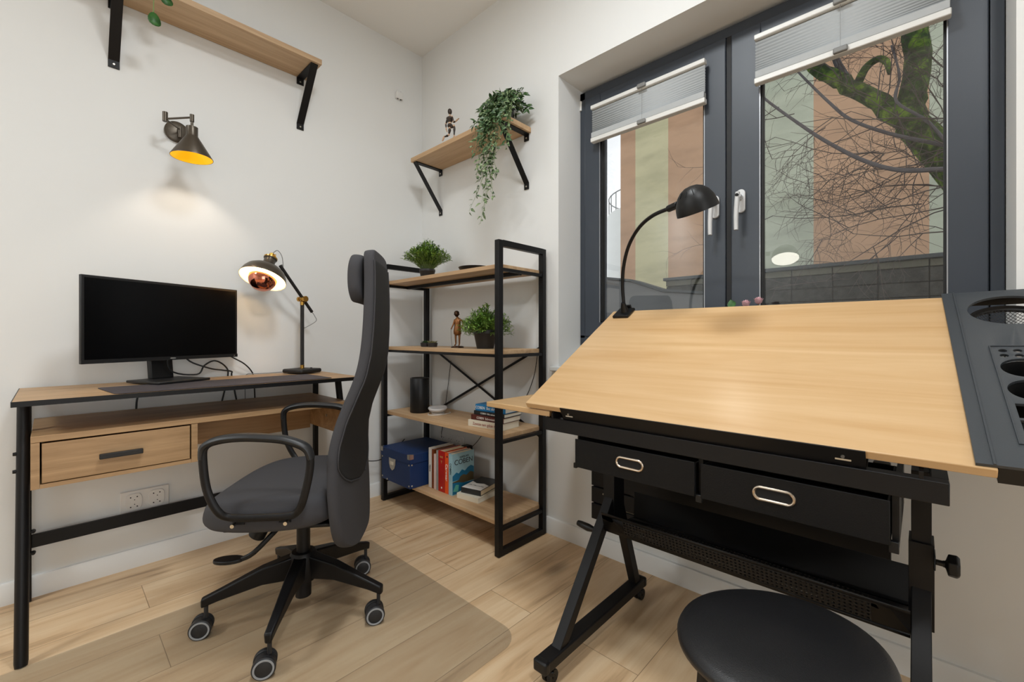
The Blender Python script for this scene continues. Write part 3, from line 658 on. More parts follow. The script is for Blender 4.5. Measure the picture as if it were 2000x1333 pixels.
# sockets behind desk
def socket(face, u, z, label, plate=True, n=2, group=None, holes=True):
    # face 'L': wall x=0, u=y ; face 'B': wall y=0, u=x
    t = thing('wall_socket', label, 'socket', (0.0005, u, z) if face == 'L' else (u, -.0005, z), 0, group)
    def P3(a, d, c): return (d, a, c) if face == 'L' else (a, -d, c)
    w_ = .037*n+.003
    pts = [P3(u-w_, .0005, z-.043), P3(u+w_, .0005, z-.043), P3(u+w_, .0005, z+.043), P3(u-w_, .0005, z+.043)]
    e = Vector(P3(0, .009, 0))
    part('cover_plate', MB().prism(pts, e), 'socket', t, bevel=.003)
    for k in range(n):
        c = u+(k-(n-1)/2)*.071
        ring = [P3(c+.026*math.copysign(abs(math.cos(a))**.6, math.cos(a)), .0096, z+.033*math.copysign(abs(math.sin(a))**.6, math.sin(a))) for a in [2*PI*j/28 for j in range(28)]]
        ins = part('socket_insert', MB().prism(ring, Vector(P3(0, .005, 0))), 'socket', t, bevel=.0015)
        hm = MB()
        for a, b_ in ((-.010, .019), (.010, .019), (-.010, -.019), (.010, -.019)):
            hm.cyl(P3(c+a, .0142, z+b_), P3(c+a, .0152, z+b_), .0024, .0024, 10)
        for b_ in (.008, -.010): hm.cyl(P3(c+.002, .0142, z+b_), P3(c+.002, .0152, z+b_), .0018, .0018, 8)
        part('pin_holes', hm, 'hole', ins)
    return t
socket('L', -1.348, .264, 'white double wall socket with pin holes beneath the desk drawer')
socket('L', -.46, .28, 'white wall socket partly hidden behind the swivel chair backrest', n=1)
socket('B', .30, .305, 'white triple wall socket low behind the bookcase above the blue box', n=3)
t = thing('terminal_box', 'small white two-pronged terminal box high on the left wall by the room corner', 'terminal box', (.001, -.172, 2.37))
part('box', MB().box(.001, -.194, 2.352, .022, -.150, 2.392), 'socket', t, bevel=.004)
for y in (-.184, -.160): part('prong', MB().cyl((.012, y, 2.3925), (.012, y, 2.402), .005, .004, 12), 'socket', t)
part('slots', MB().cyl((.012, -.182, 2.3505), (.012, -.182, 2.352), .004).cyl((.012, -.162, 2.3505), (.012, -.162, 2.352), .005), 'hole', t)

# ================================================================ CHAIR
CO = Vector((.785, -1.027, 0)); CA = math.radians(51)
ch = thing('office_chair', 'charcoal swivel office chair with tall curved back, headrest and loop armrests', 'chair', tuple(CO), CA)
# local frame: +x = towards the back of the chair, +y = far side from the camera
def L3(b, l, z): return (b, l, z)
kw = dict(local=True)
# seat cushion
def superell(a, n_=3.2):
    c, s_ = math.cos(a), math.sin(a); return (math.copysign(abs(c)**(2/n_), c), math.copysign(abs(s_)**(2/n_), s_))
P = []; cx, rx, ry = -.040, .208, .262
rings = [(.0, .452), (.45, .455), (.8, .458), (.92, .453), (.975, .438), (1.0, .412), (.985, .388), (.93, .371), (.7, .366), (0, .366)]
for k_, z in rings:
    row = []
    for j in range(41):
        a = 2*PI*j/40; x, y = superell(a)
        front = max(0, -x*k_)
        bx = cx+rx*x*k_; by = ry*y*k_*(1-.06*front)
        zz = z + .012*abs(y*k_)**3*(1 if z > .42 else 0) - (.026*front**3 if z > .41 else .008*front**3)
        row.append((bx, by, zz))
    P.append(row)
part('seat_cushion', MB().grid(P), 'fabric', ch, sub=1, sharp=None, **kw)
part('seat_shell', MB().cbox((-.015, 0, .359), (.30, .36, .012)), 'plastic', ch, bevel=.004, **kw)
mech = part('tilt_mechanism', MB().cbox((.0, 0, .337), (.17, .12, .032)).cbox((-.05, 0, .322), (.10, .09, .03)), 'black', ch, bevel=.008, **kw)
part('tension_knob', MB().cyl((-.10, -.03, .335), (-.135, -.03, .275), .022, .026, 20), 'plastic', mech, bevel=.002, **kw)
part('height_lever', MB().tube([(-.02, -.06, .345), (-.035, -.13, .335), (-.085, -.165, .285), (-.120, -.165, .267)], [.008, .0075, .007], 10, smooth=4).prism([(-.155+.042*math.cos(a), -.165+.022*math.sin(a), .262) for a in [2*PI*k/20 for k in range(20)]], (0,0,.010)), 'plastic', mech, bevel=.002, **kw)
part('gas_lift', MB().cyl((0,0,.055), (0,0,.20), .0245, .0245).cyl((0,0,.20), (0,0,.3205), .021, .021), 'black', ch, bevel=.001, **kw)
part('hub', MB().lathe([(.0, .205), (.036, .205), (.042, .195), (.045, .13), (.038, .11), (0, .11)], (0,0,0), (0,0,1), 28), 'black', ch, sharp=40, **kw)
# casters
cen = (.785, -1.027)
for k in range(5):
    aw = math.radians(33+72*k); a = aw-CA; u = Vector((math.cos(a), math.sin(a), 0)); s_ = Vector((-u.y, u.x, 0))
    b = MB(); w0, w1 = .030, .017
    sec = [(.03, .198, .120, .030), (.12, .178, .122, .024), (.24, .132, .100, .018), (.285, .116, .088, .016)]
    rows = [[u*r+s_*w_+Vector((0,0,zt)), u*r-s_*w_+Vector((0,0,zt)), u*r-s_*w_*.8+Vector((0,0,zb)), u*r+s_*w_*.8+Vector((0,0,zb))] for r, zt, zb, w_ in [(p[0], p[1], p[2], p[3]*.72) for p in sec]]
    vs = [p for r_ in rows for p in r_]; fs = [(0,1,2,3), (12,15,14,13)]
    for i in range(3):
        for j in range(4): fs.append((i*4+j, i*4+(j+1) % 4, (i+1)*4+(j+1) % 4, (i+1)*4+j))
    b.add(vs, fs)
    part('base_arm', b, 'black', ch, bevel=.005, **kw)
    c0 = u*.272; axw = math.radians(336)-CA; w_ = Vector((math.cos(axw), math.sin(axw), 0)); fw = Vector((-w_.y, w_.x, 0))
    c1 = c0-fw*.012+Vector((0,0,.030))
    cs = part('caster', MB().cyl(c0+Vector((0,0,.055)), c0+Vector((0,0,.10)), .006, .006, 12).lathe([(0, -.009), (.027, -.009), (.027, .009), (0, .009)], c1, w_, 24), 'caster', ch, sharp=40, **kw)
    for sd in (-1, 1):
        part('wheel', MB().lathe([(0, .0), (.0285, 0), (.030, .002), (.030, .0125), (.0275, .0145), (0, .0145)], c1+w_*sd*.0095, w_*sd, 28), 'caster', cs, sharp=40, **kw)
        part('wheel_ring', MB().lathe([(.0215, .0147), (.0265, .0147), (.0262, .0160), (.0218, .0160), (.0215, .0147)], c1+w_*sd*.0095, w_*sd, 32), 'ring', cs, sharp=50, label='light grey wheel ring', **kw)
# backrest
zt = [.250, .258, .274, .298, .33, .39, .46, .54, .60, .67, .74, .80, .87, .95, 1.04, 1.12, 1.17, 1.195, 1.203]
wt = [.048, .105, .152, .192, .218, .232, .236, .232, .220, .208, .198, .188, .176, .165, .155, .147, .142, .132, .112]
bt = [.186, .184, .182, .180, .179, .177, .173, .169, .171, .186, .212, .234, .245, .249, .250, .248, .245, .243, .242]
def back_grid(z0, z1, wk, off, n=16, inset=0):
    rows = []
    import bisect
    N = 34
    for i in range(N+1):
        z = z0+(z1-z0)*i/N; j = max(0, min(len(zt)-2, bisect.bisect_right(zt, z)-1)); t_ = (z-zt[j])/(zt[j+1]-zt[j]); t_ = max(0, min(1, t_))
        w_ = wt[j]*(1-t_)+wt[j+1]*t_; b0 = bt[j]*(1-t_)+bt[j+1]*t_
        w2 = wk(z, w_)
        rows.append([(b0+off-.42*(w2*(2*k/n-1))**2, w2*(2*k/n-1), z) for k in range(n+1)])
    return rows
# non-uniform rows near the rounded bottom
rows = []
for z, w_, b0 in zip(zt, wt, bt):
    rows.append([(b0-.42*(w_*(2*k/16-1))**2, w_*(2*k/16-1), z) for k in range(17)])
bk = part('backrest', MB().grid(rows), 'fabric', ch, solid=.034, sub=2, sharp=None, **kw)
bk.modifiers['solid'].use_even_offset = False
def pw(z, w_):
    k = max(0, min(1, (z-.452)/.12)); return max(.01, (w_-.007)*math.sqrt(max(0, 1-(1-k)**2)) if k < 1 else w_-.007)
part('mesh_panel', MB().grid(back_grid(.453, 1.168, pw, .0175)), 'mesh', bk, solid=.004, sub=1, sharp=None, label='black mesh back panel', **kw)
part('seam', MB().tube([(b_[0]+.001, b_[1], b_[2]) for b_ in [r[0] for r in back_grid(.454, 1.167, lambda z, w_: pw(z, w_)+.004, .0185)]], .0022, 6, caps=True).tube([(b_[0]+.001, b_[1], b_[2]) for b_ in [r[-1] for r in back_grid(.454, 1.167, lambda z, w_: pw(z, w_)+.004, .0185)]], .0022, 6), 'fabric', bk, **kw)
hr = []
for i in range(13):
    t_ = i/12; z = 1.035+.155*t_; w_ = .135*(1-.25*abs(2*t_-1)**4)
    hr.append([(.203-.5*(w_*(2*k/12-1))**2-.006*math.sin(PI*t_), w_*(2*k/12-1), z) for k in range(13)])
part('headrest', MB().grid(hr), 'fabric', ch, solid=.040, sub=2, sharp=None, **kw)
# head wrap band at the top of the back (grey), around the mesh
# armrests
for sd in (-1, 1):
    l = .28*sd
    loop = [(-.165, .60), (-.158, .632), (-.125, .646), (-.07, .651), (.0, .647), (.047, .639), (.092, .620), (.108, .592), (.105, .541), (.088, .468), (.070, .438), (.045, .428), (-.03, .428), (-.10, .432), (-.128, .455), (-.155, .515)]
    lp = [(b_, l*(1-.04*(z < .45)), z) for b_, z in loop]
    ar = part('armrest', MB().tube(lp, .0085, 10, closed=True, smooth=5, flat=1.25), 'black', ch, **kw)
    part('arm_pad', MB().tube([(-.168, l, .598), (-.162, l, .630), (-.127, l, .648), (-.07, l, .654), (.0, l, .650), (.05, l, .642), (.098, l, .620), (.112, l, .588)], [.012, .015, .016, .017, .017, .017, .017, .014], 12, smooth=5, flat=.62), 'armpad', ar, label='moulded black arm pad', **kw)
    part('arm_bracket', MB().bar((-.085, l*.93, .412), (-.085, l*.5, .372), .03, .008).bar((.035, l*.93, .412), (.035, l*.5, .372), .03, .008), 'black', ar, **kw)
    for bx in (-.09, .045): part('bolt', MB().cyl((bx, l*.965, .414), (bx, l*1.02, .414), 0.0052, .0052, 12), 'chrome', ar, **kw)

# floor mat under the chair
mp_ = []
x0, x1, y0, y1, r_ = .475, 1.405, -2.3, -.617, .075
for cx_, cy_, a0 in ((x1-r_, y1-r_, 0), (x0+.02, y1-.02, 90), (x0+.02, y0+.02, 180), (x1-r_, y0+r_, 270)):
    rr = r_ if cx_ > 1 else .02
    mp_ += [(cx_+rr*math.cos(math.radians(a0+k*10)), cy_+rr*math.sin(math.radians(a0+k*10)), .0004) for k in range(10)]
single('floor_mat', MB().prism(mp_, (0,0,.0022)), 'film', 'clear plastic floor protector mat with rounded corner beneath the swivel chair', 'floor mat')

# ================================================================ WALL SHELVES
def bracket(par, c, wall, w_, zt_, reach, drop):
    # c = position along the wall, wall 'L' or 'B'
    def Q(d, a, z): return (d, a, z) if wall == 'L' else (a, -d, z)
    up = (0,0,1)
    b = MB(); th_ = .004
    b.box(*[min(p) for p in zip(Q(.001, c-w_/2, zt_-.034), Q(.005, c+w_/2, zt_))], *[max(p) for p in zip(Q(.001, c-w_/2, zt_-.034), Q(.005, c+w_/2, zt_))])
    b.box(*[min(p) for p in zip(Q(.005, c-w_/2, zt_-.005), Q(reach, c+w_/2, zt_))], *[max(p) for p in zip(Q(.005, c-w_/2, zt_-.005), Q(reach, c+w_/2, zt_))])
    ax_ = Vector(Q(0, 1, 0)); a_ = Vector(Q(reach-.002, c, zt_-.003)); e_ = Vector(Q(.003, c, zt_-drop+.03))
    dirv = (e_-a_).normalized(); nrm = dirv.cross(ax_).normalized()
    b.bar(a_, e_, w_, .005, up=tuple(nrm))
    b.box(*[min(p) for p in zip(Q(.001, c-w_/2, zt_-drop), Q(.005, c+w_/2, zt_-drop+.032))], *[max(p) for p in zip(Q(.001, c-w_/2, zt_-drop), Q(.005, c+w_/2, zt_-drop+.032))])
    o = part('bracket', b, 'black', par, bevel=.0008)
    s_ = MB()
    for z in (zt_-.02, zt_-drop+.014): s_.cyl(Q(.0052, c, z), Q(.0075, c, z), .0045, .0035, 12)
    part('screw', s_, 'steel', o)
t = thing('wall_shelf', 'long oak wall shelf on black steel brackets above the wall lamp', 'shelf', (0, -1.1, 2.235))
part('shelf_board', MB().box(.002, -1.56, 2.237, .192, -.712, 2.261), 'oaky', t, bevel=.001)
for y in (-1.442, -.742): bracket(t, y, 'L', .034, 2.2365, .178, .262)
t = thing('wall_shelf', 'short oak corner wall shelf on black brackets holding mannequin and trailing plant', 'shelf', (.55, 0, 1.92))
part('shelf_board', MB().box(.170, -.196, 1.921, .912, -.002, 1.945), 'oakx', t, bevel=.001)
for x in (.196, .884): bracket(t, x, 'B', .030, 1.9205, .186, .272)

# ================================================================ BOOKCASE
bc = thing('bookcase', 'open four-tier oak and black steel bookcase standing in the room corner', 'bookcase', (.55, -.17, 0))
s2 = .0125; XL, XR, YF, YB = .097, 1.010, -.322, -.034
for x in (XL, XR):
    fr = MB()
    for y in (YF, YB): fr.box(x-s2, y-s2, 0.003, x+s2, y+s2, 1.33)
    fr.box(x-s2, YF+s2, 1.305, x+s2, YB-s2, 1.33).box(x-s2, YF+s2, .003, x+s2, YB-s2, .028)
    f_ = part('side_frame', fr, 'black', bc, bevel=.001)
    for zb in (1.2145, .8475, .4845, .1185):
        part('shelf_rail', MB().box(x-.010, YF+s2, zb-.013, x+.010, YB-s2, zb), 'black', f_)
    for y in (YF, YB): part('foot', MB().cyl((x, y, 0), (x, y, .0028), .010, .010, 12), 'plastic', f_)
tops = []
for z in (1.2145, .8475, .4845, .1185):
    part('shelf', MB().box(XL-.008, YF+s2+.0005, z+.0005, XR-.010, YB+.010, z+.0185), 'oakx', bc, bevel=.001)
    tops.append(z+.0185)
part('centre_rail', MB().box(XL+.013, -.185, 1.198, XR-.013, -.165, 1.2142), 'black', bc)
part('front_rail', MB().box(XL+.013, YF+.014, .835, XR-.013, YF+.024, .8472), 'black', bc)
part('cross_brace', MB().bar((XL, YB+.014, .873), (XR, YB+.014, .436), .003, .012, up=(0,0,1)).bar((XL, YB+.018, .442), (XR, YB+.018, .884), .003, .012, up=(0,0,1)), 'black', bc)
T1, T2, T3, T4 = tops
# ---------------------------------------------------------------- things on the bookcase
def bushy(name, label, c, pot_r0, pot_r1, pot_h, h, spread, n, m, leafL, seed, drop=0, dense=1.0):
    random.seed(seed)
    t = thing(name, label, 'plant', c)
    x, y, z = c
    p_ = part('pot', MB().lathe([(0, 0), (pot_r0, 0), (pot_r1*.97, pot_h*.78), (pot_r1, pot_h*.80), (pot_r1, pot_h), (pot_r1-.004, pot_h), (pot_r1-.006, pot_h*.85), (0, pot_h*.85)], (x, y, z+.0005), n=32), 'pot', t, sharp=40)
    part('soil', MB().lathe([(0, pot_h*.9), (pot_r1-.0065, pot_h*.9), (pot_r1-.0065, pot_h*.86), (0, pot_h*.86)], (x, y, z+.0005), n=24), 'soil', p_)
    lf = MB(); st = MB()
    for i in range(n):
        a = random.uniform(0, 2*PI); q = math.sqrt(random.random()); e = (1-q*.55)*random.uniform(.72, 1.05)
        d = Vector((math.cos(a)*q*spread, math.sin(a)*q*spread, h*e-drop*q*q*random.random()))
        b0 = Vector((x+math.cos(a)*pot_r1*.5*q, y+math.sin(a)*pot_r1*.5*q, z+pot_h*.9))
        p1 = b0+Vector((d.x*.45, d.y*.45, d.z*.62)); p2 = b0+d
        if p2.y > -.02: p2.y = -.02-random.uniform(0, .03)
        if p1.y > -.02: p1.y = -.03
        pts = spline([b0, p1, p2], 5)
        st.tube(pts, [.0012, .0006], 4, caps=False)
        for j in range(3, len(pts)):
            for s_ in (0, 1):
                dv = (pts[j]-pts[j-1]).normalized(); sd = Vector((random.uniform(-1, 1), random.uniform(-1, 1), random.uniform(-.3, .7))).normalized()
                lf.leaf(pts[j], dv*.6+sd*.8, Vector((random.uniform(-.4, .4), random.uniform(-.4, .4), 1)), leafL*random.uniform(.7, 1.2), leafL*.26*random.uniform(.8, 1.2), .2, 3)
    part('foliage', lf, m, t, sharp=None, label='dense sprigs of small green leaves')
    part('stems', st, 'stem', t, sharp=None)
    return t
bushy('potted_plant', 'bushy bright green plant in black pot on the bookcase top tier', (.335, -.20, T1), .032, .043, .055, .175, .105, 300, 'grass', .019, 5)
bushy('potted_plant', 'leafy fresh green herb in tall black pot on the second tier', (.792, -.195, T2), .040, .056, .088, .130, .100, 270, 'herb', .019, 9, drop=.07)
t = thing('dish', 'low dark bowl lying on the bookcase top tier', 'bowl', (.72, -.20, T1))
part('bowl', MB().lathe([(0, 0), (.055, 0), (.078, .018), (.082, .026), (.078, .026), (.072, .018), (.05, .006), (0, .006)], (.715, -.19, T1+.0005), n=40), 'plastic', t, sharp=40)
for k, (x, y, lb) in enumerate([(.318, -.20, 'left one of two tiny cactus pots on the second tier'), (.383, -.20, 'right one of two tiny cactus pots, the one nearer the bronze statue')]):
    random.seed(40+k)
    t = thing('cactus_pot', lb, 'plant', (x, y, T2), 0, 'tiny cactus pots')
    part('pot', MB().lathe([(0, 0), (.024, 0), (.0275, .020), (.025, .022), (.023, .017), (0, .017)], (x, y, T2+.0005), n=24), 'pot', t, sharp=40)
    lf = MB()
    for i in range(70):
        a = random.uniform(0, 2*PI); r = random.uniform(0, .021)
        lf.leaf((x+r*math.cos(a), y+r*math.sin(a), T2+.018), (math.cos(a)*.6, math.sin(a)*.6, 1), (0, 0, 1), .014+.008*random.random(), .004, .1, 3)
    part('cactus_tuft', lf, 'cactus' if k else 'pothosd', t, sharp=None)
# bronze statue
B0 = Vector((.592, -.20, T2+.0005))
t = thing('statue', 'bronze statuette of a child in knee breeches leaning on a thin cane', 'statue', tuple(B0))
vr = Vector((.80, .60, 0)); vf = Vector((.60, -.80, 0))    # figure's image right, and towards the viewer
def S3(a, b_, z): return B0+vr*a+vf*b_+Vector((0,0,z))
part('plinth', MB().lathe([(0, 0), (.033, 0), (.031, .006), (.024, .009), (0, .010)], tuple(B0), n=28), 'bronzed', t)
V = [S3(.0, 0, .098), S3(.0, 0, .122), S3(.002, .001, .142), S3(.0, 0, .151), S3(-.002, .004, .158),
     S3(-.008, 0, .088), S3(-.0085, .004, .052), S3(-.0085, -.001, .018), S3(-.012, .012, .011),
     S3(.010, 0, .088), S3(.0105, .003, .052), S3(.0095, -.002, .018), S3(.010, .012, .011),
     S3(-.014, .001, .141), S3(-.020, .006, .118), S3(-.028, .010, .099), S3(-.030, .012, .092),
     S3(.017, 0, .141), S3(.030, .0, .128), S3(.028, .006, .108), S3(.018, .010, .100)]
E_ = [(0,1),(1,2),(2,3),(3,4),(0,5),(5,6),(6,7),(7,8),(0,9),(9,10),(10,11),(11,12),(2,13),(13,14),(14,15),(15,16),(2,17),(17,18),(18,19),(19,20)]
R_ = [.014,.0125,.012,.005,.006, .009,.0055,.0038,.0035, .009,.0055,.0038,.0035, .005,.0042,.0033,.0035, .005,.0042,.0036,.0036]
body = skin('body', V, E_, R_, 'bronze', t, 2)
part('head', MB().ell(S3(-.003, .004, .170), (.0115, .0125, .0145)).ell(S3(-.003, .017, .168), (.002, .003, .003)).ell(S3(-.015, .004, .169), (.002, .003, .004)).ell(S3(.009, .004, .169), (.002, .003, .004)), 'bronzed', t, sharp=None)
part('hair', MB().ell(S3(-.004, .001, .1755), (.0135, .0138, .0120)), 'bronzed', t, sharp=None)
part('breeches', MB().lathe([(.013, .118), (.0165, .105), (.0205, .085), (.0195, .070), (.012, .062), (.0, .064)], tuple(B0), n=20), 'bronze', t, sharp=None)
part('cane', MB().tube([S3(-.030, .013, .094), S3(-.029, .014, .05), S3(-.024, .016, .009)], .0009, 6), 'bronzed', t)
# speaker, router
single('speaker', MB().lathe([(0, 0), (.050, 0), (.053, .004), (.053, .186), (.050, .190), (.046, .190), (.044, .186), (0, .186)], (.272, -.205, T3+.0005), n=48), 'plastic', 'tall black cylindrical speaker on the third bookcase tier', 'speaker', sharp=40)
t = thing('router', 'small pale grey dish-shaped router beside the black cylindrical speaker', 'router', (.382, -.165, T3))
part('body', MB().lathe([(0, .010), (.028, .010), (.046, .020), (.052, .032), (.050, .036), (.040, .033), (0, .030)], (.384, -.165, T3), (.05, -.08, 1), n=40), 'router', t, sharp=None)
part('stand', MB().lathe([(0, .0005), (.034, .0005), (.036, .005), (.026, .009), (0, .012)], (.384, -.165, T3), n=36), 'cordw', t)
cable([(.36, -.21, T3+.003), (.40, -.235, T3+.003), (.44, -.19, T3+.003), (.43, -.12, T3+.003), (.40, -.10, T3+.003)], .002, 'white cord curled round the router foot on the third tier', 'cordw')
# books ---------------------------------------------------------
def book(label, c, size, cover, pages='page', yaw=0, orient='stand', group=None, cat='book', title=None):
    """stand: spine faces -y, x = thickness ; flat: z = thickness, spine faces -y"""
    t = thing('book', label, cat, c, yaw, group)
    w_, d_, h_ = size; T = PM[t]; m = M[cover] if isinstance(cover, str) else cover
    k = .0016
    if orient == 'stand':
        cv = MB().box(-w_/2, -d_/2, 0, -w_/2+k, d_/2, h_).box(w_/2-k, -d_/2, 0, w_/2, d_/2, h_).box(-w_/2+k, -d_/2, 0, w_/2-k, -d_/2+k, h_)
        pg = MB().box(-w_/2+k+.0002, -d_/2+k+.0002, .002, w_/2-k-.0002, d_/2-.002, h_-.003)
    else:
        cv = MB().box(-w_/2, -d_/2, 0, w_/2, d_/2, k).box(-w_/2, -d_/2, h_-k, w_/2, d_/2, h_).box(-w_/2, -d_/2, k, w_/2, -d_/2+k, h_-k)
        pg = MB().box(-w_/2+.002, -d_/2+k+.0002, k+.0002, w_/2-.002, d_/2-.002, h_-k-.0002)
    part('cover', cv, m, t, local=True); part('pages', pg, pages, t, local=True)
    PM[t] = T
    return t
def paint(name, rgb, rough=.35, var=.04): 
    M[name] = mat(name, rgb, rough, var=var); return name
paint('cv_white', (222, 216, 208)); paint('cv_brown', (122, 58, 22)); paint('cv_pink', (218, 190, 182)); paint('cv_grey', (150, 146, 140), var=.15)
paint('cv_red', (172, 22, 14), var=.15); paint('cv_orange', (226, 82, 24), var=.15); paint('cv_lblue', (150, 186, 196), var=.1); paint('cv_black', (26, 24, 24)); paint('cv_cream', (224, 216, 196)); paint('cv_blue', (32, 116, 168), var=.25); paint('cv_dred', (84, 34, 26), var=.3); paint('cv_dark', (34, 36, 36), var=.3); paint('ink', (30, 32, 40)); paint('inkw', (236, 230, 222)); paint('inkg', (190, 160, 96)); paint('cv_maroon', (140, 46, 44)); paint('inkteal', (22, 104, 140)); paint('inkbrown', (84, 70, 44)); paint('inkgreen', (92, 168, 150))
def stext(t, body, size, m, off, up=False, depth=.0004, sx=1.0, align='CENTER'):
    """lettering on a standing spine (reads downwards) or on a flat spine (reads along x)"""
    if up: R = Matrix(((0, 1, 0), (0, 0, -1), (-1, 0, 0)))      # text x -> -z (downwards), text y -> x, normal -y
    else: R = Matrix(((1, 0, 0), (0, 0, -1), (0, 1, 0)))
    Rw = PM[t].to_3x3() @ R
    return textpart('title', body, size, m, t, PM[t] @ Vector(off), Rw, depth, align, sx)
g4 = 'books standing on the bottom tier beside the blue box'
yb = -.185
bks = [(.4375, .026, .205, 'cv_white', 'white-spined book standing right beside the blue box', 'pagew'),
       (.4600, .016, .200, 'cv_brown', 'thin rust brown book standing between two pale spines', 'page'),
       (.4790, .019, .180, 'cv_pink', 'pale pink paperback standing left of the grey spine', 'page'),
       (.4980, .016, .203, 'cv_grey', 'slim grey paperback standing left of the thick red book', 'page'),
       (.5340, .052, .206, 'cv_red', 'thick dark red book standing in the middle of the row', 'page'),
       (.5755, .028, .205, 'cv_orange', 'orange-red book with white script title standing upright', 'page'),
       (.6060, .030, .204, 'cv_lblue', 'pale blue novel with mountain lake cover at the right end of the standing row', 'page')]
bo = {}
for x, w_, h_, cv, lb, pg in bks:
    bo[cv] = book(lb, (x, yb, T4+.0005), (w_-.001, .142, h_), cv, pg, 0, 'stand', g4)
stext(bo['cv_white'], 'Helena', .013, 'ink', (.0, -.0717, .10), True)
stext(bo['cv_red'], 'ROS', .013, 'inkg', (.0, -.0717, .175)); stext(bo['cv_red'], 'Y', .02, 'inkg', (.0, -.0717, .150))
part('emblem', MB().lathe([(0, 0), (.005, 0), (.003, .0004), (0, .0005)], PM[bo['cv_red']] @ Vector((0, -.0712, .02)), (0,-1,0), 12), 'inkw', bo['cv_red'])
stext(bo['cv_orange'], 'Carwear', .024, 'inkw', (-.001, -.0717, .105), True)
part('emblem', MB().lathe([(0, 0), (.005, 0), (.004, .0004), (0, .0005)], PM[bo['cv_orange']] @ Vector((.003, -.0712, .185)), (0,-1,0), 12), 'ink', bo['cv_orange'])
# cover art on the pale blue novel (faces +x)
b7 = bo['cv_lblue']; T7 = PM[b7]; fx = .01455
def onface(pts, m, nm='cover_print', lift=0.0): 
    part(nm, MB().prism([T7 @ Vector((fx+.0002+lift, a, z)) for a, z in pts], (.0003, 0, 0)), m, b7)
textpart('title', 'COBEN', .036, 'ink', b7, T7 @ Vector((fx+.0003, .002, .158)), Matrix(((0, 0, 1), (1, 0, 0), (0, 1, 0))), .0004)
textpart('title', 'HARLAN', .015, 'ink', b7, T7 @ Vector((fx+.0003, .006, .181)), Matrix(((0, 0, 1), (1, 0, 0), (0, 1, 0))), .0004)
onface([(-.07, .095), (-.045, .110), (-.03, .102), (-.01, .118), (.01, .108), (.03, .122), (.05, .128), (.069, .118), (.069, .07), (-.07, .07)], 'inkteal')
onface([(-.03, .07), (-.02, .086), (0, .092), (.02, .084), (.045, .098), (.069, .088), (.069, .05), (-.07, .05), (-.07, .066)], 'inkbrown', lift=.0002)
onface([(-.07, .062), (-.03, .058), (.0, .05), (.069, .046), (.069, .004), (-.07, .004)], 'inkteal', lift=.0004)
onface([(-.068, .02), (-.05, .05), (-.03, .045), (-.035, .012)], 'inkgreen', lift=.0006)
stext(b7, 'COBEN', .017, 'ink', (0, -.0717, .13), True)
# flat books on the bottom tier
b = book('cream-edged book lying flat at the bottom of the pair on the bottom tier', (.705, -.145, T4+.0005), (.135, .20, .024), 'cv_cream', 'pagew', math.radians(8), 'flat', 'flat books on the bottom tier')
b = book('black and white illustrated paperback lying on top of the flat pair', (.697, -.135, T4+.0250), (.115, .18, .026), 'cv_dark', 'page', math.radians(14), 'flat', 'flat books on the bottom tier')
part('cover_print', MB().prism([PM[b] @ Vector((a, c_, .0262)) for a, c_ in [(-.055, -.088), (.055, -.088), (.055, -.015), (.02, .0), (-.02, -.01), (-.055, .01)]], (0,0,.0004)), 'inkw', b)
textpart('title', 'Mr Mercedes', .016, 'ink', b, PM[b] @ Vector((0, -.04, .0267)), PM[b].to_3x3() @ Matrix.Identity(3), .0002)
# stack on the third tier
stk = [('white paperback with brown lettering, bottom of the stack on the third tier', .205, .030, 'cv_cream', 'cv_maroon', 'Zawsze tam gdzie ty', .745),
       ('dark red paperback second from the bottom of the third tier stack', .195, .024, 'cv_dred', 'inkw', 'COBEN  Schronienie', .755),
       ('black paperback under the blue one in the third tier stack', .185, .018, 'cv_dark', 'inkw', 'COBEN  Kilka sekund', .765),
       ('bright blue thick paperback on top of the third tier stack', .18, .030, 'cv_blue', 'inkw', 'COBEN  Bez skrupulow', .767)]
z = T3+.0005
for k, (lb, W_, h_, cv, ik, tx, x0_) in enumerate(stk):
    yw = math.radians((7, 6, 5, 6)[k]); d_ = .128
    b = book(lb, (x0_+W_/2*math.cos(yw)-.008, -.185+.008*k, z), (W_, d_, h_-.0006), cv, 'pagew', yw, 'flat', 'stacked books on the third tier')
    stext(b, tx, h_*.62, ik, (-.005, -d_/2-.0002, h_/2-.001), False, sx=.9)
    z += h_
# charger plug & cords behind the bookcase
t = thing('plug_adapter', 'black plug adapter in the wall socket above the standing books', 'plug', (.48, -.03, .31))
part('adapter_body', MB().box(.450, -.062, .288, .498, -.012, .322), 'plastic', t, bevel=.006)
cable([(.4985, -.035, .31), (.53, -.020, .34), (.60, -.009, .42), (.72, -.009, .52), (.86, -.006, .60), (.93, -.006, .72), (.955, -.006, .83)], .0017, 'thin black cord running from the adapter up behind the bookcase right side')
cable([(.30, -.008, .78), (.27, -.008, .62), (.225, -.008, .40), (.215, -.012, .345), (.225, -.017, .32)], .0017, 'thin black cord hanging behind the speaker down to the socket')
cable([(.012, -.46, .265), (.05, -.42, .235), (.06, -.34, .22), (.05, -.27, .235), (.03, -.20, .26), (.02, -.14, .30)], .0025, 'black cord sagging from the left wall socket towards the blue box')
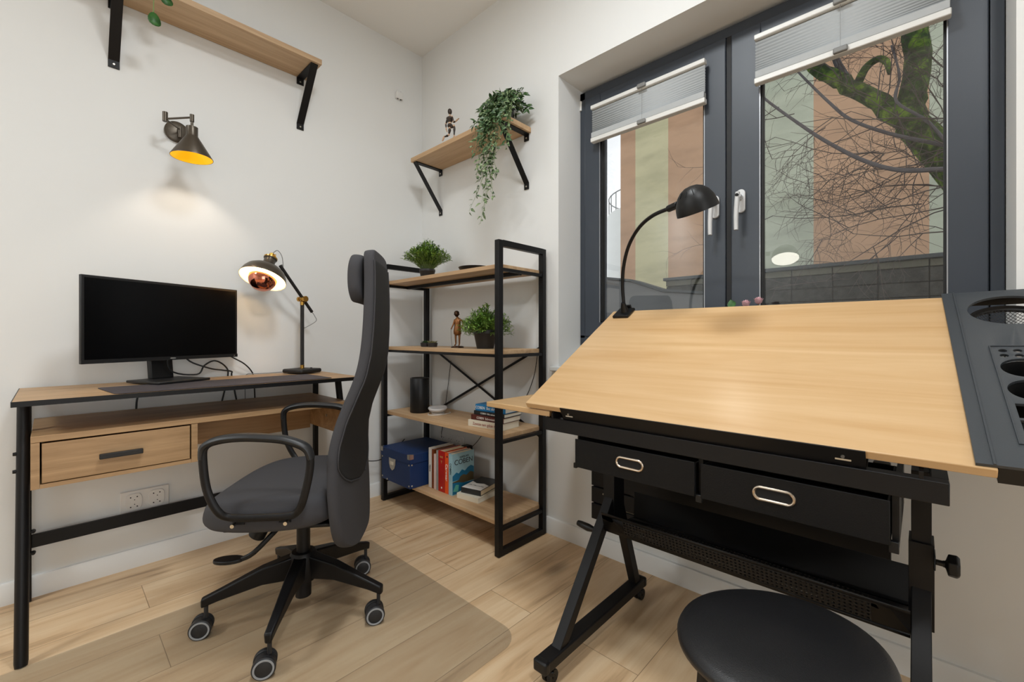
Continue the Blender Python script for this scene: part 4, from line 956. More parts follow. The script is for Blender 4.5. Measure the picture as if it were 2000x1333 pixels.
# blue storage box
BX = thing('storage_box', 'navy blue storage box with metal corners and label holder on the bottom tier', 'box', (.265, -.205, T4), 0)
bx0, bx1, by0, by1, bz = .113, .396, -.352, -.05, T4+.0006
part('box_body', MB().box(bx0+.003, by0+.003, bz, bx1-.003, by1-.003, bz+.168), 'blue', BX, bevel=.002)
lid = part('lid', MB().box(bx0, by0, bz+.1285, bx1, by0+.0026, bz+.172).box(bx1-.0026, by0+.0026, bz+.1285, bx1, by1-.0026, bz+.172).box(bx0, by0+.0026, bz+.1285, bx0+.0026, by1-.0026, bz+.172).box(bx0, by1-.0026, bz+.1285, bx1, by1, bz+.172).box(bx0, by0, bz+.172, bx1, by1, bz+.1755), 'blue', BX, bevel=.0012)
part('lid_corner', MB().box(bx1-.022, by0-.0012, bz+.152, bx1+.0012, by0, bz+.1765).box(bx1, by0-.0012, bz+.152, bx1+.0012, by0+.022, bz+.1765).prism([(bx1-.022, by0-.001, bz+.1757), (bx1+.001, by0-.001, bz+.1757), (bx1+.001, by0+.022, bz+.1757)], (0,0,.001)), 'steel', lid, label='nickel corner fitting')
part('lid_corner', MB().box(bx0-.0012, by0-.0012, bz+.152, bx0+.022, by0, bz+.1765).prism([(bx0+.022, by0-.001, bz+.1757), (bx0-.001, by0-.001, bz+.1757), (bx0-.001, by0+.022, bz+.1757)], (0,0,.001)), 'steel', lid, label='nickel corner fitting')
hx = bx0+.115; hz = bz+.098
sp_ = [(hx-.031, hz+.032), (hx-.012, hz+.030), (hx+.012, hz+.030), (hx+.031, hz+.032), (hx+.030, hz+.0), (hx+.020, hz-.022), (hx, hz-.034), (hx-.020, hz-.022), (hx-.030, hz)]
part('label_holder', MB().prism([(a, by0+.0028, z_) for a, z_ in sp_], (0, -.004, 0)), 'steel', BX, bevel=.0012, label='shield-shaped nickel label holder')
part('label_paper', MB().box(hx-.016, by0-.0018, hz-.004, hx+.016, by0-.0013, hz+.014), 'cv_cream', BX)
rv = MB()
for a, z_ in ((bx1-.012, .12), (bx1-.012, .012), (bx0+.012, .12), (bx0+.012, .012), (bx0+.06, .004)): rv.lathe([(0, .0), (.005, 0), (.0035, .002), (0, .0028)], (a, by0+.003, bz+z_+.002), (0,-1,0), 12)
for b_ in (by0+.016,):
    for z_ in (.12, .012): rv.lathe([(0, 0), (.005, 0), (.0035, .002), (0, .0028)], (bx1-.003, b_, bz+z_+.002), (1,0,0), 12)
part('rivets', rv, 'steel', BX, sharp=50)

# ================================================================ CORNER SHELF ITEMS
F0 = Vector((.538, -.176, 1.9455)); FS = .83
t = thing('mannequin', 'dark wooden artist mannequin posed running on the corner shelf', 'figurine', tuple(F0))
mr = Vector((.95, .10, 0)).normalized(); 
def G3(a, z, b_=0): return F0+FS*(mr*a+Vector((0, -b_, 0))+Vector((0,0,z)))
segs = [('torso', [(-.040, .118), (-.040, .150)], [.0125, .0185]), ('pelvis', [(-.039, .088), (-.040, .108)], [.013, .012]),
        ('upper_arm', [(-.058, .148), (-.073, .122)], [.0055, .005]), ('forearm', [(-.076, .117), (-.073, .094)], [.0045, .0035]),
        ('upper_arm', [(-.022, .148), (-.011, .118)], [.0055, .005]), ('forearm', [(-.008, .109), (.012, .110)], [.0045, .0035]),
        ('thigh', [(-.040, .078), (-.047, .048)], [.0075, .0055]), ('shin', [(-.055, .040), (-.086, .040)], [.0055, .004]),
        ('thigh', [(-.030, .084), (-.008, .088)], [.0075, .0065]), ('shin', [(.0, .080), (-.002, .026)], [.006, .004])]
for nm, ps, rs in segs:
    a, b_ = G3(*ps[0]), G3(*ps[1]); q = [a.lerp(b_, k/6) for k in range(7)]
    part(nm, MB().tube(q, [rs[0]*.7, rs[0]*1.0, rs[0]*1.05, (rs[0]+rs[1])/2*1.05, rs[1]*1.05, rs[1], rs[1]*.7], 14), 'mann', t, sharp=60)
part('head', MB().ell(G3(-.040, .186), (.0105, .012, .0155)), 'mann', t, sharp=None)
jm = MB()
for a, z_, r in ((-.040, .165, .005), (-.040, .113, .009), (-.058, .150, .0055), (-.022, .150, .0055), (-.0755, .120, .0048), (-.010, .113, .0048), (-.042, .083, .007), (-.050, .043, .0055), (-.004, .087, .006), (-.002, .023, .0045), (-.089, .042, .0045), (-.073, .091, .004), (.014, .110, .004)): jm.ell(G3(a, z_), (r, r, r), n=12, m=8)
jm.cyl(G3(-.04, .157), G3(-.04, .175), .0038, .0038, 10)
part('ball_joints', jm, 'mannl', t, sharp=None, label='pale wooden ball joints')
def hand(p, d):
    d = Vector(d).normalized(); p = Vector(p); s_ = Vector((0,-1,0)); m_ = MB().tube([p, p+d*.008, p+d*.014], [.0035, .0042, .003], 8, flat=.55)
    for k in range(4): m_.tube([p+d*.013+s_*(k-1.5)*.0018, p+d*(.020+.002*(k in (1, 2)))+s_*(k-1.5)*.0020], .0009, 5)
    m_.tube([p+d*.004+s_*.003, p+d*.011+s_*.0065], .0011, 5); return m_
part('hand', hand(G3(-.0725, .089), G3(.006, -.02)-F0), 'mannl', t, sharp=None); part('hand', hand(G3(.016, .110), G3(.018, .008)-F0), 'mannl', t, sharp=None)
part('foot', MB().tube([G3(-.002, .020), G3(-.001, .006), G3(.004, .0035, .008), G3(.006, .003, .016)], [.0045, .005, .0038, .003], 10), 'mannl', t, sharp=None)
part('foot', MB().tube([G3(-.090, .042), G3(-.096, .036), G3(-.104, .024), G3(-.108, .018)], [.0045, .005, .004, .003], 10), 'mannl', t, sharp=None)
# trailing plant
random.seed(77)
PC = Vector((.835, -.105, 1.9455))
t = thing('trailing_plant', 'variegated trailing plant spilling over the corner shelf front edge', 'plant', tuple(PC))
part('pot', MB().lathe([(0, 0), (.034, 0), (.045, .075), (.041, .075), (.038, .06), (0, .06)], tuple(PC), n=28), 'pot', t, sharp=40)
lf = MB(); lfd = MB(); st = MB()
def vine(P, leafn, L, m_, spreadx=.5):
    pts = spline([Vector(p) for p in P], 8)
    st.tube(pts, [.0014, .0007], 4, caps=False)
    for i in range(2, len(pts)):
        for q in range(leafn):
            dv = (pts[i]-pts[i-1]).normalized(); s_ = Vector((random.uniform(-1, 1), random.uniform(-1, .35), random.uniform(-.7, .45))).normalized()
            p = pts[i]+s_*.004
            k = L*random.uniform(.7, 1.15)
            if p.y+s_.y*k > -.01: s_.y = -abs(s_.y)
            m_.leaf(p, s_+dv*.35, Vector((random.uniform(-.5, .5), -1, random.uniform(0, .8))), k, k*.46, .25, 4)
top_ = PC+Vector((0, 0, .075))
for i in range(50):
    a = random.uniform(0, 2*PI); r = random.uniform(.03, .105); h_ = random.uniform(.0, .085)*(1-.3*r/.105)
    e = top_+Vector((math.cos(a)*r*1.05, math.sin(a)*r*.8, h_))
    if e.y > -.03: e.y = -.03-random.random()*.03
    f_ = e+Vector((math.cos(a)*.035, math.sin(a)*.02, -random.uniform(.0, .06)))
    if f_.y > -.025: f_.y = -.03
    vine([top_, top_.lerp(e, .5)+Vector((0, 0, .03)), e, f_], 1, .031, lfd if random.random() < .55 else lf)
for i in range(34):   # over the front edge
    x = random.uniform(.76, .985); e = Vector((x, -.225-random.random()*.03, random.uniform(1.74, 1.92)))
    vine([top_, Vector((x*.6+top_.x*.4, -.175, 1.995)), Vector((x, -.214, 1.955)), e], 1, .030, lf if random.random() < .6 else lfd)
for x, z, dx in ((.80, 1.60, -.03), (.82, 1.55, -.02), (.83, 1.455, -.04), (.86, 1.60, .0), (.885, 1.56, -.01), (.79, 1.68, -.03), (.90, 1.66, .01), (.85, 1.70, .0), (.80, 1.53, -.09), (.84, 1.50, -.03), (.87, 1.68, .0)):
    vine([top_, Vector((x, -.18, 1.99)), Vector((x, -.222, 1.93)), Vector((x+random.uniform(-.02, .02), -.228, (z+1.93)/2+.05)), Vector((x+random.uniform(-.02, .02), -.226, (z+1.93)/2-.06)), Vector((x+dx, -.225, z))], 1, .029, lf)
part('foliage', lf, 'pothos', t, sharp=None, label='pale-edged variegated leaves'); part('foliage', lfd, 'pothosd', t, sharp=None, label='dark green leaves'); part('vines', st, 'stem', t, sharp=None)
# plant on the long shelf, only its hanging leaves are in view
random.seed(5)
PL = Vector((.105, -1.30, 2.2615))
t = thing('trailing_plant', 'round dark green leaves dangling over the long wall shelf', 'plant', tuple(PL))
part('pot', MB().lathe([(0, 0), (.045, 0), (.06, .09), (.056, .09), (.05, .075), (0, .075)], tuple(PL), n=28), 'pot', t, sharp=40)
lf = MB(); st = MB()
def rl(p, d, u, L): 
    p, d, u = Vector(p), Vector(d).normalized(), Vector(u); x = d.cross(u).normalized(); o = len(lf.v); n_ = 14
    lf.v.append(p+d*L*.5-u*.002)
    for k in range(n_):
        a = 2*PI*k/n_; rr = 1-.12*math.cos(a); lf.v.append(p+d*(L*.5-L*.5*math.cos(a))+x*math.sin(a)*L*.40*rr+u*.003*math.cos(2*a))
    for k in range(n_): lf.f.append((o, o+1+k, o+1+(k+1) % n_))
for (x, y, z), L, d in (((.214, -1.348, 2.135), .05, (.02, .12, -1)), ((.212, -1.372, 2.215), .05, (0, -.6, -.9)), ((.212, -1.325, 2.225), .048, (0, .7, -.9)), ((.212, -1.34, 2.24), .05, (0, .9, -.25)), ((.213, -1.37, 2.27), .05, (.1, -1, -.2)), ((.15, -1.30, 2.36), .05, (.3, .3, .8)), ((.12, -1.36, 2.37), .05, (0, -.5, .8)), ((.09, -1.26, 2.37), .05, (0, .6, .7))):
    rl((x, y, z), d, (1, .1, .1), L)
st.tube([PL+Vector((0, 0, .08)), Vector((.19, -1.335, 2.33)), Vector((.211, -1.345, 2.25)), Vector((.213, -1.348, 2.135))], .0018, 6, smooth=5)
st.tube([PL+Vector((0, 0, .08)), Vector((.18, -1.36, 2.33)), Vector((.209, -1.365, 2.28)), Vector((.212, -1.37, 2.215))], .0015, 6, smooth=5)
st.tube([PL+Vector((0, 0, .08)), Vector((.18, -1.32, 2.34)), Vector((.209, -1.33, 2.28)), Vector((.212, -1.325, 2.225))], .0015, 6, smooth=5)
for e in ((.15, -1.30, 2.36), (.12, -1.36, 2.37), (.09, -1.26, 2.37)): st.tube([PL+Vector((0, 0, .07)), e], .0015, 6)
part('foliage', lf, 'bigleaf', t, sharp=None, solid=.0006); part('vines', st, 'stem', t)

# ================================================================ DRAWING TABLE
dt = thing('drawing_table', 'black steel drafting table with tilted pale wood board and dark accessory tray', 'table', (1.94, -.38, 0))
BA = math.atan2(.297, .517); by_, bz_ = -.617, .7235
def BP(x, s_, n_=0): return Vector((x, by_+s_*math.cos(BA)-n_*math.sin(BA), bz_+s_*math.sin(BA)+n_*math.cos(BA)))
def bpoly(x0, x1, s0, s1, n0, n1):
    vs = [BP(x, s_, n_) for n_ in (n0, n1) for s_ in (s0, s1) for x in (x0, x1)]
    return MB().add(vs, [(0,2,3,1),(4,5,7,6),(0,1,5,4),(2,6,7,3),(0,4,6,2),(1,3,7,5)])
TH = .018; BL = .602
part('tilting_board', MB().add([BP(x, s_, n_) for n_ in (-TH, 0) for x, s_ in ((1.42, 0), (2.386, 0), (1.42, BL), (2.361, BL))], [(0,2,3,1),(4,5,7,6),(0,1,5,4),(2,6,7,3),(0,4,6,2),(1,3,7,5)]), 'beech', dt, bevel=.002, label='tilted pale wood drawing board')
part('side_board', MB().box(1.229, -.60, .6885, 1.50, -.065, .7055), 'beech', dt, bevel=.002, label='small fixed wood side board')
# ledge bracket on the board's front edge
part('paper_ledge', bpoly(1.552, 2.228, -.0035, -.0008, -.052, .001).add([BP(x, s_, n_) for n_ in (-.052, -.0492) for s_ in (-.0035, .05) for x in (1.552, 2.228)], [(0,2,3,1),(4,5,7,6),(0,1,5,4),(2,6,7,3),(0,4,6,2),(1,3,7,5)]), 'black', dt, bevel=.001, label='black paper ledge on the board front edge')
sc = MB()
for x in (1.578, 2.195):
    sc.cyl(BP(x, -.0037, -.016), BP(x, -.0065, -.016), .003, .003, 10).bar(BP(x-.012, -.0042, -.024), BP(x+.012, -.0042, -.024), .001, .003)
part('screw', sc, 'steel', dt)
# tray
TX0, TX1, TX2 = 2.362, 2.384, 2.64
BP0 = BP
def BP(x, s_, n_=0):   # the tray is mounted a couple of degrees askew on the board
    return BP0(TX1+(x-TX1)*.99912-s_*.042, s_*.99912+(x-TX1)*.042, n_)
tray = part('accessory_tray', bpoly(TX0, TX2, .004, .612, .0005, .006), 'tray', dt, label='dark grey plastic tray')
cut = [MB().cyl(BP(2.464, .515, -.02), BP(2.464, .515, .03), .066, .066, 48)]
for x in (2.431, 2.4505, 2.470, 2.4895, 2.509):
    for s_ in (.341, .323): cut.append(MB().cyl(BP(x, s_, -.02), BP(x, s_, .03), .0060, .0060, 20))
for s_ in (.281, .210): cut.append(MB().cyl(BP(2.452, s_, -.02), BP(2.452, s_, .03), .031, .031, 36))
cut.append(bpoly(2.424, 2.53, .127, .167, -.02, .03)); cut.append(bpoly(2.424, 2.53, .072, .121, -.02, .03))
boolcut(tray, cut)
x = tray.modifiers.new('bevel', 'BEVEL'); x.width = .0012; x.segments = 2; x.limit_method = 'ANGLE'; x.angle_limit = math.radians(40)
tray.data.materials.clear(); tray.data.materials.append(M['tray'])
part('tray_seam', bpoly(TX1-.003, TX1, .004, .612, .0062, .0082), 'tray', tray)
rim = MB()
for a, c_ in ((bpoly(2.414, 2.416, .058, .358, .0062, .0080), 0), (bpoly(2.416, 2.57, .3565, .358, .0062, .0080), 0), (bpoly(2.416, 2.57, .058, .0595, .0062, .0080), 0)): rim.add(a.v, a.f)
part('panel_rim', rim, 'tray', tray)
part('tray_skirt', bpoly(2.387, TX2, .004, .008, -.030, .0003).add(bpoly(2.387, TX2, .608, .612, -.030, .0003).v, bpoly(0,1,0,1,0,1).f).add(bpoly(2.387, 2.391, .0082, .6078, -.030, .0003).v, bpoly(0,1,0,1,0,1).f), 'plastic', tray)
# cups below the holes
cups = MB()
for s_ in (.281, .210): cups.lathe([(.0325, -.001), (.0325, -.055), (.0, -.055), (.0, -.053), (.0312, -.053), (.0312, -.001)], BP(2.452, s_, 0), BP(0, 0, 1)-BP(0, 0, 0), 28)
cups.add(bpoly(2.420, 2.535, .068, .171, -.04, -.037).v, bpoly(0,1,0,1,0,1).f)
cups.add(bpoly(2.420, 2.58, .315, .350, -.04, -.037).v, bpoly(0,1,0,1,0,1).f)
part('pencil_cups', cups, 'hole', tray)
up_ = (BP(0, 0, 1)-BP(0, 0, 0)).normalized()
hc = BP(2.464, .515, -.028)
ringm = MB().lathe([(.0625, -.006), (.0648, -.006), (.0648, .010), (.0625, .010), (.0625, -.006)], hc, up_, 48).tube([hc+Vector((math.cos(a)*.064, 0, 0))+(BP(0, 1, 0)-BP(0, 0, 0))*math.sin(a)*.064 for a in [2*PI*k/48 for k in range(48)]], .0035, 8, closed=True)
basket = part('mesh_cup', ringm, 'blackm', tray, label='black wire mesh cup')
gm = MB()
sv = (BP(0, 1, 0)-BP(0, 0, 0)).normalized()
for k in range(-12, 13):
    d_ = k*.005; L_ = math.sqrt(max(0, .062**2-d_*d_))
    for u1, u2 in ((Vector((1, 1, 0)), Vector((1, -1, 0))), (Vector((1, -1, 0)), Vector((1, 1, 0)))):
        U1 = (Vector((1,0,0))*u1.x+sv*u1.y).normalized(); U2 = (Vector((1,0,0))*u2.x+sv*u2.y).normalized()
        q = []
        for j in range(-6, 7):
            w_ = L_*j/6; r_ = math.hypot(w_, d_); q.append(hc+U1*d_+U2*w_-up_*(.030*(1-(r_/.062)**2)))
        gm.tube(q, .0006, 4, caps=False)
part('wire_mesh', gm, 'blackm', basket, sharp=None, kind='stuff')
BP = BP0
# frame
part('front_bar', MB().box(1.487, -.606, .650, 2.334, -.578, .6875), 'black', dt, bevel=.0015)
part('rear_bar', MB().box(1.487, -.09, .650, 2.334, -.065, .6875), 'black', dt, bevel=.0015)
for x0_, x1_ in ((1.487, 1.512), (2.312, 2.334)): part('side_bar', MB().box(x0_, -.5775, .650, x1_, -.0905, .6872), 'black', dt, bevel=.0015)
for x in (1.515, 2.300):
    part('tilt_hinge', MB().prism([(x-.003, -.60, .6505), (x-.003, -.565, .6505), (x-.003, -.57, .712), (x-.003, -.59, .716), (x-.003, -.606, .70)], (.006, 0, 0)), 'black', dt)
    part('tilt_strut', MB().bar((x, -.12, .675), (x, BP(0, .50, 0).y, BP(0, .50, -.022).z), .004, .022, up=(0,1,0)), 'black', dt)
part('support_rod', MB().cyl((1.515, BP(0, .5, 0).y, BP(0, .5, -.030).z), (2.300, BP(0, .5, 0).y, BP(0, .5, -.030).z), .008, .008, 12), 'black', dt)
for x, nm in ((1.575, 'l'), (2.300, 'r')):
    lg = part('stand', MB().box(x-.0155, -.385, .40, x+.0155, -.335, .6495), 'black', dt, bevel=.001)
    part('stand_sleeve', MB().box(x-.0195, -.392, .33, x+.0195, -.328, .505), 'black', lg, bevel=.001)
    part('leg', MB().bar((x, -.366, .42), (x, -.660, .062), .030, .030, up=(1,0,0)), 'black', dt, bevel=.0015)
    part('leg', MB().bar((x, -.350, .42), (x, -.215, .062), .030, .028, up=(1,0,0)), 'black', dt, bevel=.0015)
    ft = part('foot_beam', MB().bar((x, -.735, .062), (x, -.175, .062), .042, .030), 'black', dt, bevel=.004, seg=3)
    part('end_cap', MB().bar((x, -.738, .062), (x, -.716, .062), .044, .032), 'plastic', ft, bevel=.006, seg=3)
    part('end_cap', MB().bar((x, -.19, .062), (x, -.170, .062), .044, .032), 'plastic', ft, bevel=.006, seg=3)
    for y in (-.700, -.195):
        cst = part('caster', MB().cyl((x, y, .0475), (x, y, .034), .014, .014, 14).bar((x, y, .036), (x+.012, y+.01, .036), .034, .012), 'plastic', dt, bevel=.002)
        part('wheel', MB().cyl((x-.014, y+.008, .0195), (x-.003, y+.008, .0195), .0193, .0193, 24).cyl((x+.003, y+.008, .0195), (x+.014, y+.008, .0195), .0193, .0193, 24), 'plastic', cst, bevel=.002)
        part('axle', MB().cyl((x-.0155, y+.008, .0195), (x+.0155, y+.008, .0195), .006, .006, 12), 'black', cst)
# knobs
part('clamp_knob', MB().cyl((2.3197, -.42, .485), (2.332, -.42, .485), .0055, .0055, 12).bar((2.319, -.392, .485), (2.319, -.43, .485), .003, .03).lathe([(0, 0), (.007, 0), (.007, .004), (.0215, .008), (.0225, .02), (.018, .024), (0, .0245)], (2.330, -.42, .485), (1,0,0), 6), 'plastic', dt, bevel=.003, seg=2)
part('clamp_crank', MB().cyl((1.5555, -.40, .300), (1.530, -.40, .300), .013, .011, 14).tube([(1.532, -.405, .300), (1.510, -.408, .302), (1.480, -.408, .305), (1.468, -.408, .306)], [.008, .012, .0105, .0085], 12), 'plastic', dt, bevel=.001)
# drawers
DB = MB().box(1.5905, -.585, .560, 1.5945, -.30, .6495).box(1.926, -.585, .555, 1.936, -.30, .6495).box(2.262, -.585, .555, 2.272, -.30, .6495)
part('drawer_rails', DB, 'black', dt)
part('drawer_rail_tabs', MB().box(1.586, -.6, .556, 1.5955, -.588, .570).box(1.924, -.6, .549, 1.938, -.588, .566).box(2.258, -.6, .548, 2.272, -.588, .568), 'plastic', dt, bevel=.001)
def gdrawer(x0, x1, gx):
    d = part('drawer', MB().box(x0, -.606, .562, x1, -.602, .640).box(x0, -.602, .562, x0+.004, -.31, .636).box(x1-.004, -.602, .562, x1, -.31, .636).box(x0+.004, -.602, .562, x1-.004, -.31, .565).box(x0+.004, -.314, .565, x1-.004, -.31, .636), 'fabricblack', dt, bevel=.0008)
    z = .604; w_, r_ = .0235, .0125
    P_ = [(gx+(w_ if math.cos(a) > 0 else -w_)+r_*math.cos(a), -.607, z+r_*math.sin(a)) for a in [2*PI*(k+.5)/32 for k in range(32)]]
    part('grommet', MB().tube(P_, .0032, 10, closed=True), 'grommet', d, label='oval nickel finger-hole ring')
    part('finger_hole', MB().prism([(gx+(w_ if math.cos(a) > 0 else -w_)+r_*.9*math.cos(a), -.6064, z+r_*.9*math.sin(a)) for a in [2*PI*(k+.5)/32 for k in range(32)]], (0, .0003, 0)), 'hole', d)
gdrawer(1.596, 1.924, 1.762); gdrawer(1.938, 2.260, 2.082)
# perforated basket shelf
def perf(corner, ux, uy, nx, ny, dx, dy, r, m, nm):
    """sheet with real round holes: grid of octagonal frames"""
    mb = MB(); c = Vector(corner); ux, uy = Vector(ux).normalized(), Vector(uy).normalized()
    for i in range(nx):
        for j in range(ny):
            o = c+ux*dx*i+uy*dy*j; ctr = o+ux*dx/2+uy*dy/2
            sq = [o, o+ux*dx/2, o+ux*dx, o+ux*dx+uy*dy/2, o+ux*dx+uy*dy, o+ux*dx/2+uy*dy, o+uy*dy, o+uy*dy/2]
            hl = [ctr+ux*r*math.cos(a)+uy*r*math.sin(a) for a in [-3*PI/4+k*PI/4 for k in range(8)]]
            mb.add(sq+hl, [(k, (k+1) % 8, 8+(k+1) % 8, 8+k) for k in range(8)])
    return mb
lip0 = Vector((1.5905, -.462, .392)); lipd = Vector((0, .022, -.064))
Ll = lipd.length; nx = 58; x_a, x_b = 1.66, 2.225
mb = perf((x_a, lip0.y+lipd.y*.16, lip0.z+lipd.z*.16), (1,0,0), lipd, nx, 5, (x_b-x_a)/nx, Ll*.68/5, .0025, None, '')
fl = lambda a, b_, u0, u1: mb.add([(a, lip0.y+lipd.y*u0, lip0.z+lipd.z*u0), (b_, lip0.y+lipd.y*u0, lip0.z+lipd.z*u0), (b_, lip0.y+lipd.y*u1, lip0.z+lipd.z*u1), (a, lip0.y+lipd.y*u1, lip0.z+lipd.z*u1)], [(0,1,2,3)])
XA, XB = 1.5905, 2.2845
fl(XA, XB, 0, .16); fl(XA, XB, .84, 1); fl(XA, x_a, .16, .84); fl(x_b, XB, .16, .84)
yb_, zb_ = lip0.y+lipd.y, lip0.z+lipd.z
mb2 = perf((x_a, yb_+.03, zb_-.003), (1,0,0), (0,1,-.06), nx, 10, (x_b-x_a)/nx, .0125, .0025, None, '')
mb.add(mb2.v, mb2.f)
mb.add([(XA, yb_, zb_), (XB, yb_, zb_), (XB, yb_+.03, zb_-.003), (XA, yb_+.03, zb_-.003)], [(0,1,2,3)])
mb.add([(XA, yb_+.155, zb_-.0105), (XB, yb_+.155, zb_-.0105), (XB, -.255, zb_-.014), (XA, -.255, zb_-.014)], [(0,1,2,3)])
for a, b_ in ((XA, x_a), (x_b, XB)): mb.add([(a, yb_+.03, zb_-.003), (b_, yb_+.03, zb_-.003), (b_, yb_+.155, zb_-.0105), (a, yb_+.155, zb_-.0105)], [(0,1,2,3)])
mb.add([(XA, -.255, zb_-.014), (XB, -.255, zb_-.014), (XB, -.25, .398), (XA, -.25, .398)], [(0,1,2,3)])
part('basket_shelf', mb, 'black', dt, sharp=20, solid=.0012, label='perforated black metal basket shelf')

# gooseneck lamp
gl = thing('gooseneck_lamp', 'black gooseneck clamp lamp with rounded head on the drawing board corner', 'lamp', tuple(BP(1.475, .585, 0)))
cp = BP(1.478, .575, 0)
part('clamp', bpoly(1.448, 1.512, .540, .606, .0006, .011).add(bpoly(1.455, 1.505, .545, .606, -.034, -.024).v, bpoly(0,1,0,1,0,1).f).add(bpoly(1.463, 1.497, .6035, .612, -.034, .022).v, bpoly(0,1,0,1,0,1).f), 'plastic', gl, bevel=.003, seg=3)
part('clamp_grip', MB().lathe([(.016, 0), (.013, .012), (.008, .036), (0, .037)], BP(1.484, .575, .011), up_+Vector((.1, 0, 0)), 16), 'plastic', gl)
part('clamp_screw', MB().cyl(BP(1.48, .57, -.0185), BP(1.48, .57, -.055), .004, .004, 12).cyl(BP(1.48, .57, -.055), BP(1.48, .57, -.062), .013, .013, 16), 'black', gl)
gp = [(1.484, -.128, 1.040), (1.484, -.14, 1.112), (1.500, -.16, 1.185), (1.537, -.19, 1.251), (1.597, -.23, 1.298), (1.665, -.27, 1.318), (1.742, -.318, 1.3165)]
part('gooseneck', MB().tube(gp, .0062, 12, smooth=8), 'black', gl)
gax = Vector((.136, .400, -.906)).normalized(); HC = Vector((1.838, -.35, 1.283))
neckd = (Vector(gp[-1])-Vector(gp[-2])).normalized()
part('neck_joint', MB().cyl(Vector(gp[-1])-neckd*.006, Vector(gp[-1])+neckd*.040, .0105, .0105, 16), 'plastic', gl, bevel=.002)
hd = part('lamp_head', MB().lathe([(.0575, 0), (.0575, .003), (.0560, .016), (.0515, .033), (.043, .050), (.031, .063), (.016, .071), (0, .073)], HC, -gax, 44), 'plastic', gl, sharp=60)
vt = MB()
for a in (-.5, 0, .5):
    b0 = Vector((math.cos(a-1.7), math.sin(a-1.7), 0)); q = Vector((0,0,1)).rotation_difference(-gax)
    def hp(r, z): return HC+(q @ Vector((b0.x*r, b0.y*r, z)))
    vt.tube([hp(.0435, .0505), hp(.037, .0577), hp(.0315, .0632)], .0011, 5)
part('vent_slits', vt, 'hole', hd)
part('led_disc', MB().lathe([(0, .006), (.0545, .006), (.0545, .003), (0, .003)], HC, -gax, 40), 'ledw', hd, label='white diffuser disc')
cable([BP(1.43, .50, -.03), (1.41, -.19, .80), (1.40, -.20, .73), (1.39, -.22, .712)], .0017, 'thin black lamp cord hanging under the drawing board left corner')

# stool
SX, SY = 2.129, -.782
ST = Matrix.Translation((SX, SY, -.004)) @ Matrix.Rotation(math.radians(61), 4, 'Z') @ Matrix.Diagonal((1.05, .935, 1, 1))
st_ = thing('stool', 'round black padded stool in front of the drawing table', 'stool', (SX, SY, 0))
part('seat', MB().lathe([(0, .404), (.138, .404), (.150, .407), (.1565, .414), (.1575, .421), (.154, .428), (.142, .433), (.10, .4365), (.05, .438), (0, .4385)], (0, 0, 0), n=64, T=ST), mat('black_vinyl', (20, 20, 22), .4, bump=.25, bscale=700), st_, sharp=None)
part('seat_ring', MB().lathe([(0, .388), (.128, .388), (.132, .394), (.132, .4035), (0, .4035)], (0, 0, 0), n=48, T=ST), 'black', st_)
for k in range(4):
    a = math.radians(28+90*k); c_, s_ = math.cos(a), math.sin(a)
    part('leg', MB().tube([(SX+c_*.112, SY+s_*.112, .3875), (SX+c_*.125, SY+s_*.125, .20), (SX+c_*.14, SY+s_*.14, .0)], .0115, 16), 'black', st_)
part('foot_ring', MB().tube([(SX+.137*math.cos(2*PI*k/48), SY+.137*math.sin(2*PI*k/48), .16) for k in range(48)], .006, 8, closed=True), 'black', st_)

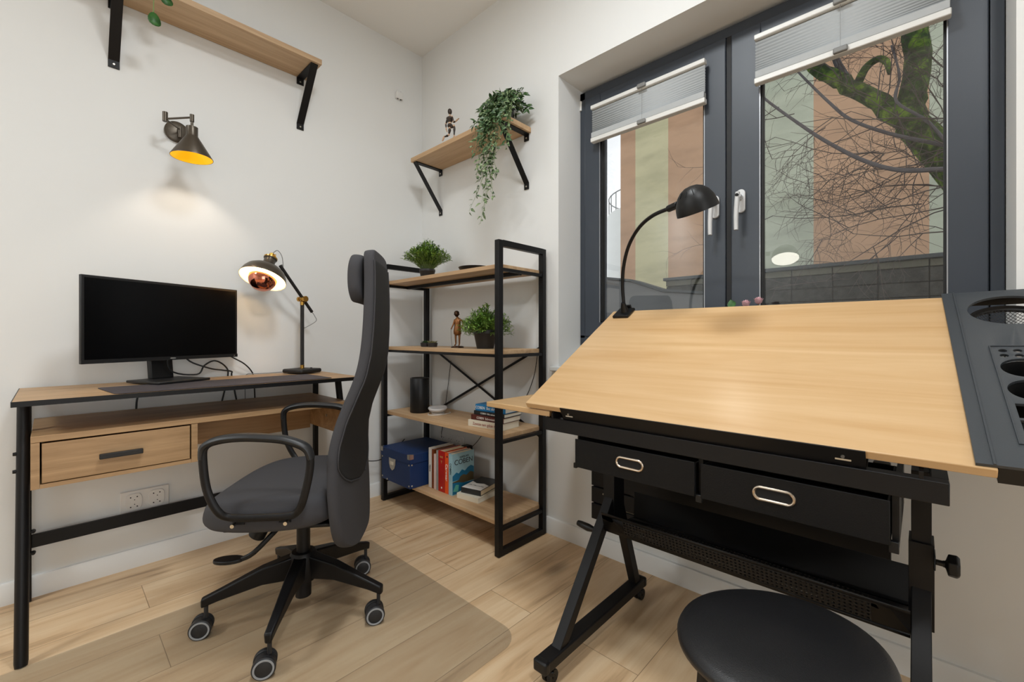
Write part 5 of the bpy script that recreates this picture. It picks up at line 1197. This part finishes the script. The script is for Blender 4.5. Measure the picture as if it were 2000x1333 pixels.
# radiator under the window
rd = thing('radiator', 'flat black radiator on the wall beneath the window behind the drawing table', 'radiator', (1.79, -.08, .19))
rp = MB(); 
for k in range(6):
    z0 = .192+k*.067; rp.box(1.331, -.115, z0, 2.243, -.104, z0+.062)
part('front_bars', rp, 'black', rd, bevel=.002)
part('headers', MB().box(1.333, -.1035, .192, 1.372, -.07, .59).box(2.205, -.1035, .192, 2.241, -.07, .59), 'black', rd, bevel=.003)
gm = MB()
for z in (.30, .40, .50): gm.box(1.385, -.118, z, 1.425, -.1155, z+.005)
part('wall_brackets', MB().box(1.42, -.07, .25, 1.45, -.0145, .55).box(2.12, -.07, .25, 2.15, -.0145, .55), 'black', rd)
part('slot_trims', gm, 'steel', rd)

# flowers on the sill
fp = thing('rose_plant', 'pink roses in a pot peeking above the top edge of the drawing board', 'plant', (1.87, .085, WZ0))
part('pot', MB().lathe([(0, 0), (.035, 0), (.045, .08), (.041, .08), (.038, .065), (0, .065)], (1.87, .085, WZ0+.0005), n=28), 'pot', fp, sharp=40)
random.seed(31); lf = MB(); st = MB(); fl_ = []
tops_ = [(1.850, .07, 1.043), (1.890, .07, 1.051)]
for k, tp in enumerate(tops_):
    st.tube([(1.87, .085, WZ0+.06), ((1.87+tp[0])/2, .09, .95), (tp[0], tp[1], tp[2]-.016)], .0018, 6, smooth=5)
    r_ = MB()
    for j in range(16):
        a = j*2.4; o_ = .25+.75*j/16
        r_.leaf((tp[0], tp[1], tp[2]-.016), (math.cos(a)*o_, math.sin(a)*o_, 1.25-.5*o_), (-math.cos(a)*.6, -math.sin(a)*.6, .8), .028, .022, -.15, 4)
    part('bloom', r_, 'rose', fp, sharp=None, label='pink rose bloom')
for k in range(22):
    a = random.uniform(0, 2*PI); e = Vector((1.86+math.cos(a)*.05, .085+math.sin(a)*.04, random.uniform(.88, .965)))
    st.tube([(1.87, .085, WZ0+.06), tuple(e)], .001, 4); lf.leaf(e, (math.cos(a), math.sin(a)*.6, .2), (0,0,1), .035, .02, .3)
lf.leaf((1.808, .07, 1.028), (-.3, 0, .9), (0, -1, .3), .032, .030, .1)
st.tube([(1.86, .085, .9), (1.808, .07, 1.028)], .001, 4)
part('foliage', lf, 'bigleaf', fp, sharp=None); part('stems', st, 'stem', fp)

# lettering becomes plain mesh
bpy.context.view_layer.update()
for o in [o for o in bpy.data.objects if o.type == 'FONT']:
    dg = bpy.context.evaluated_depsgraph_get(); me = bpy.data.meshes.new_from_object(o.evaluated_get(dg))
    n = bpy.data.objects.new('lettering', me); COL.objects.link(n); n.parent = o.parent; n.matrix_local = o.matrix_local.copy()
    nm = o.name.split('.')[0]; bpy.data.objects.remove(o); n.name = nm
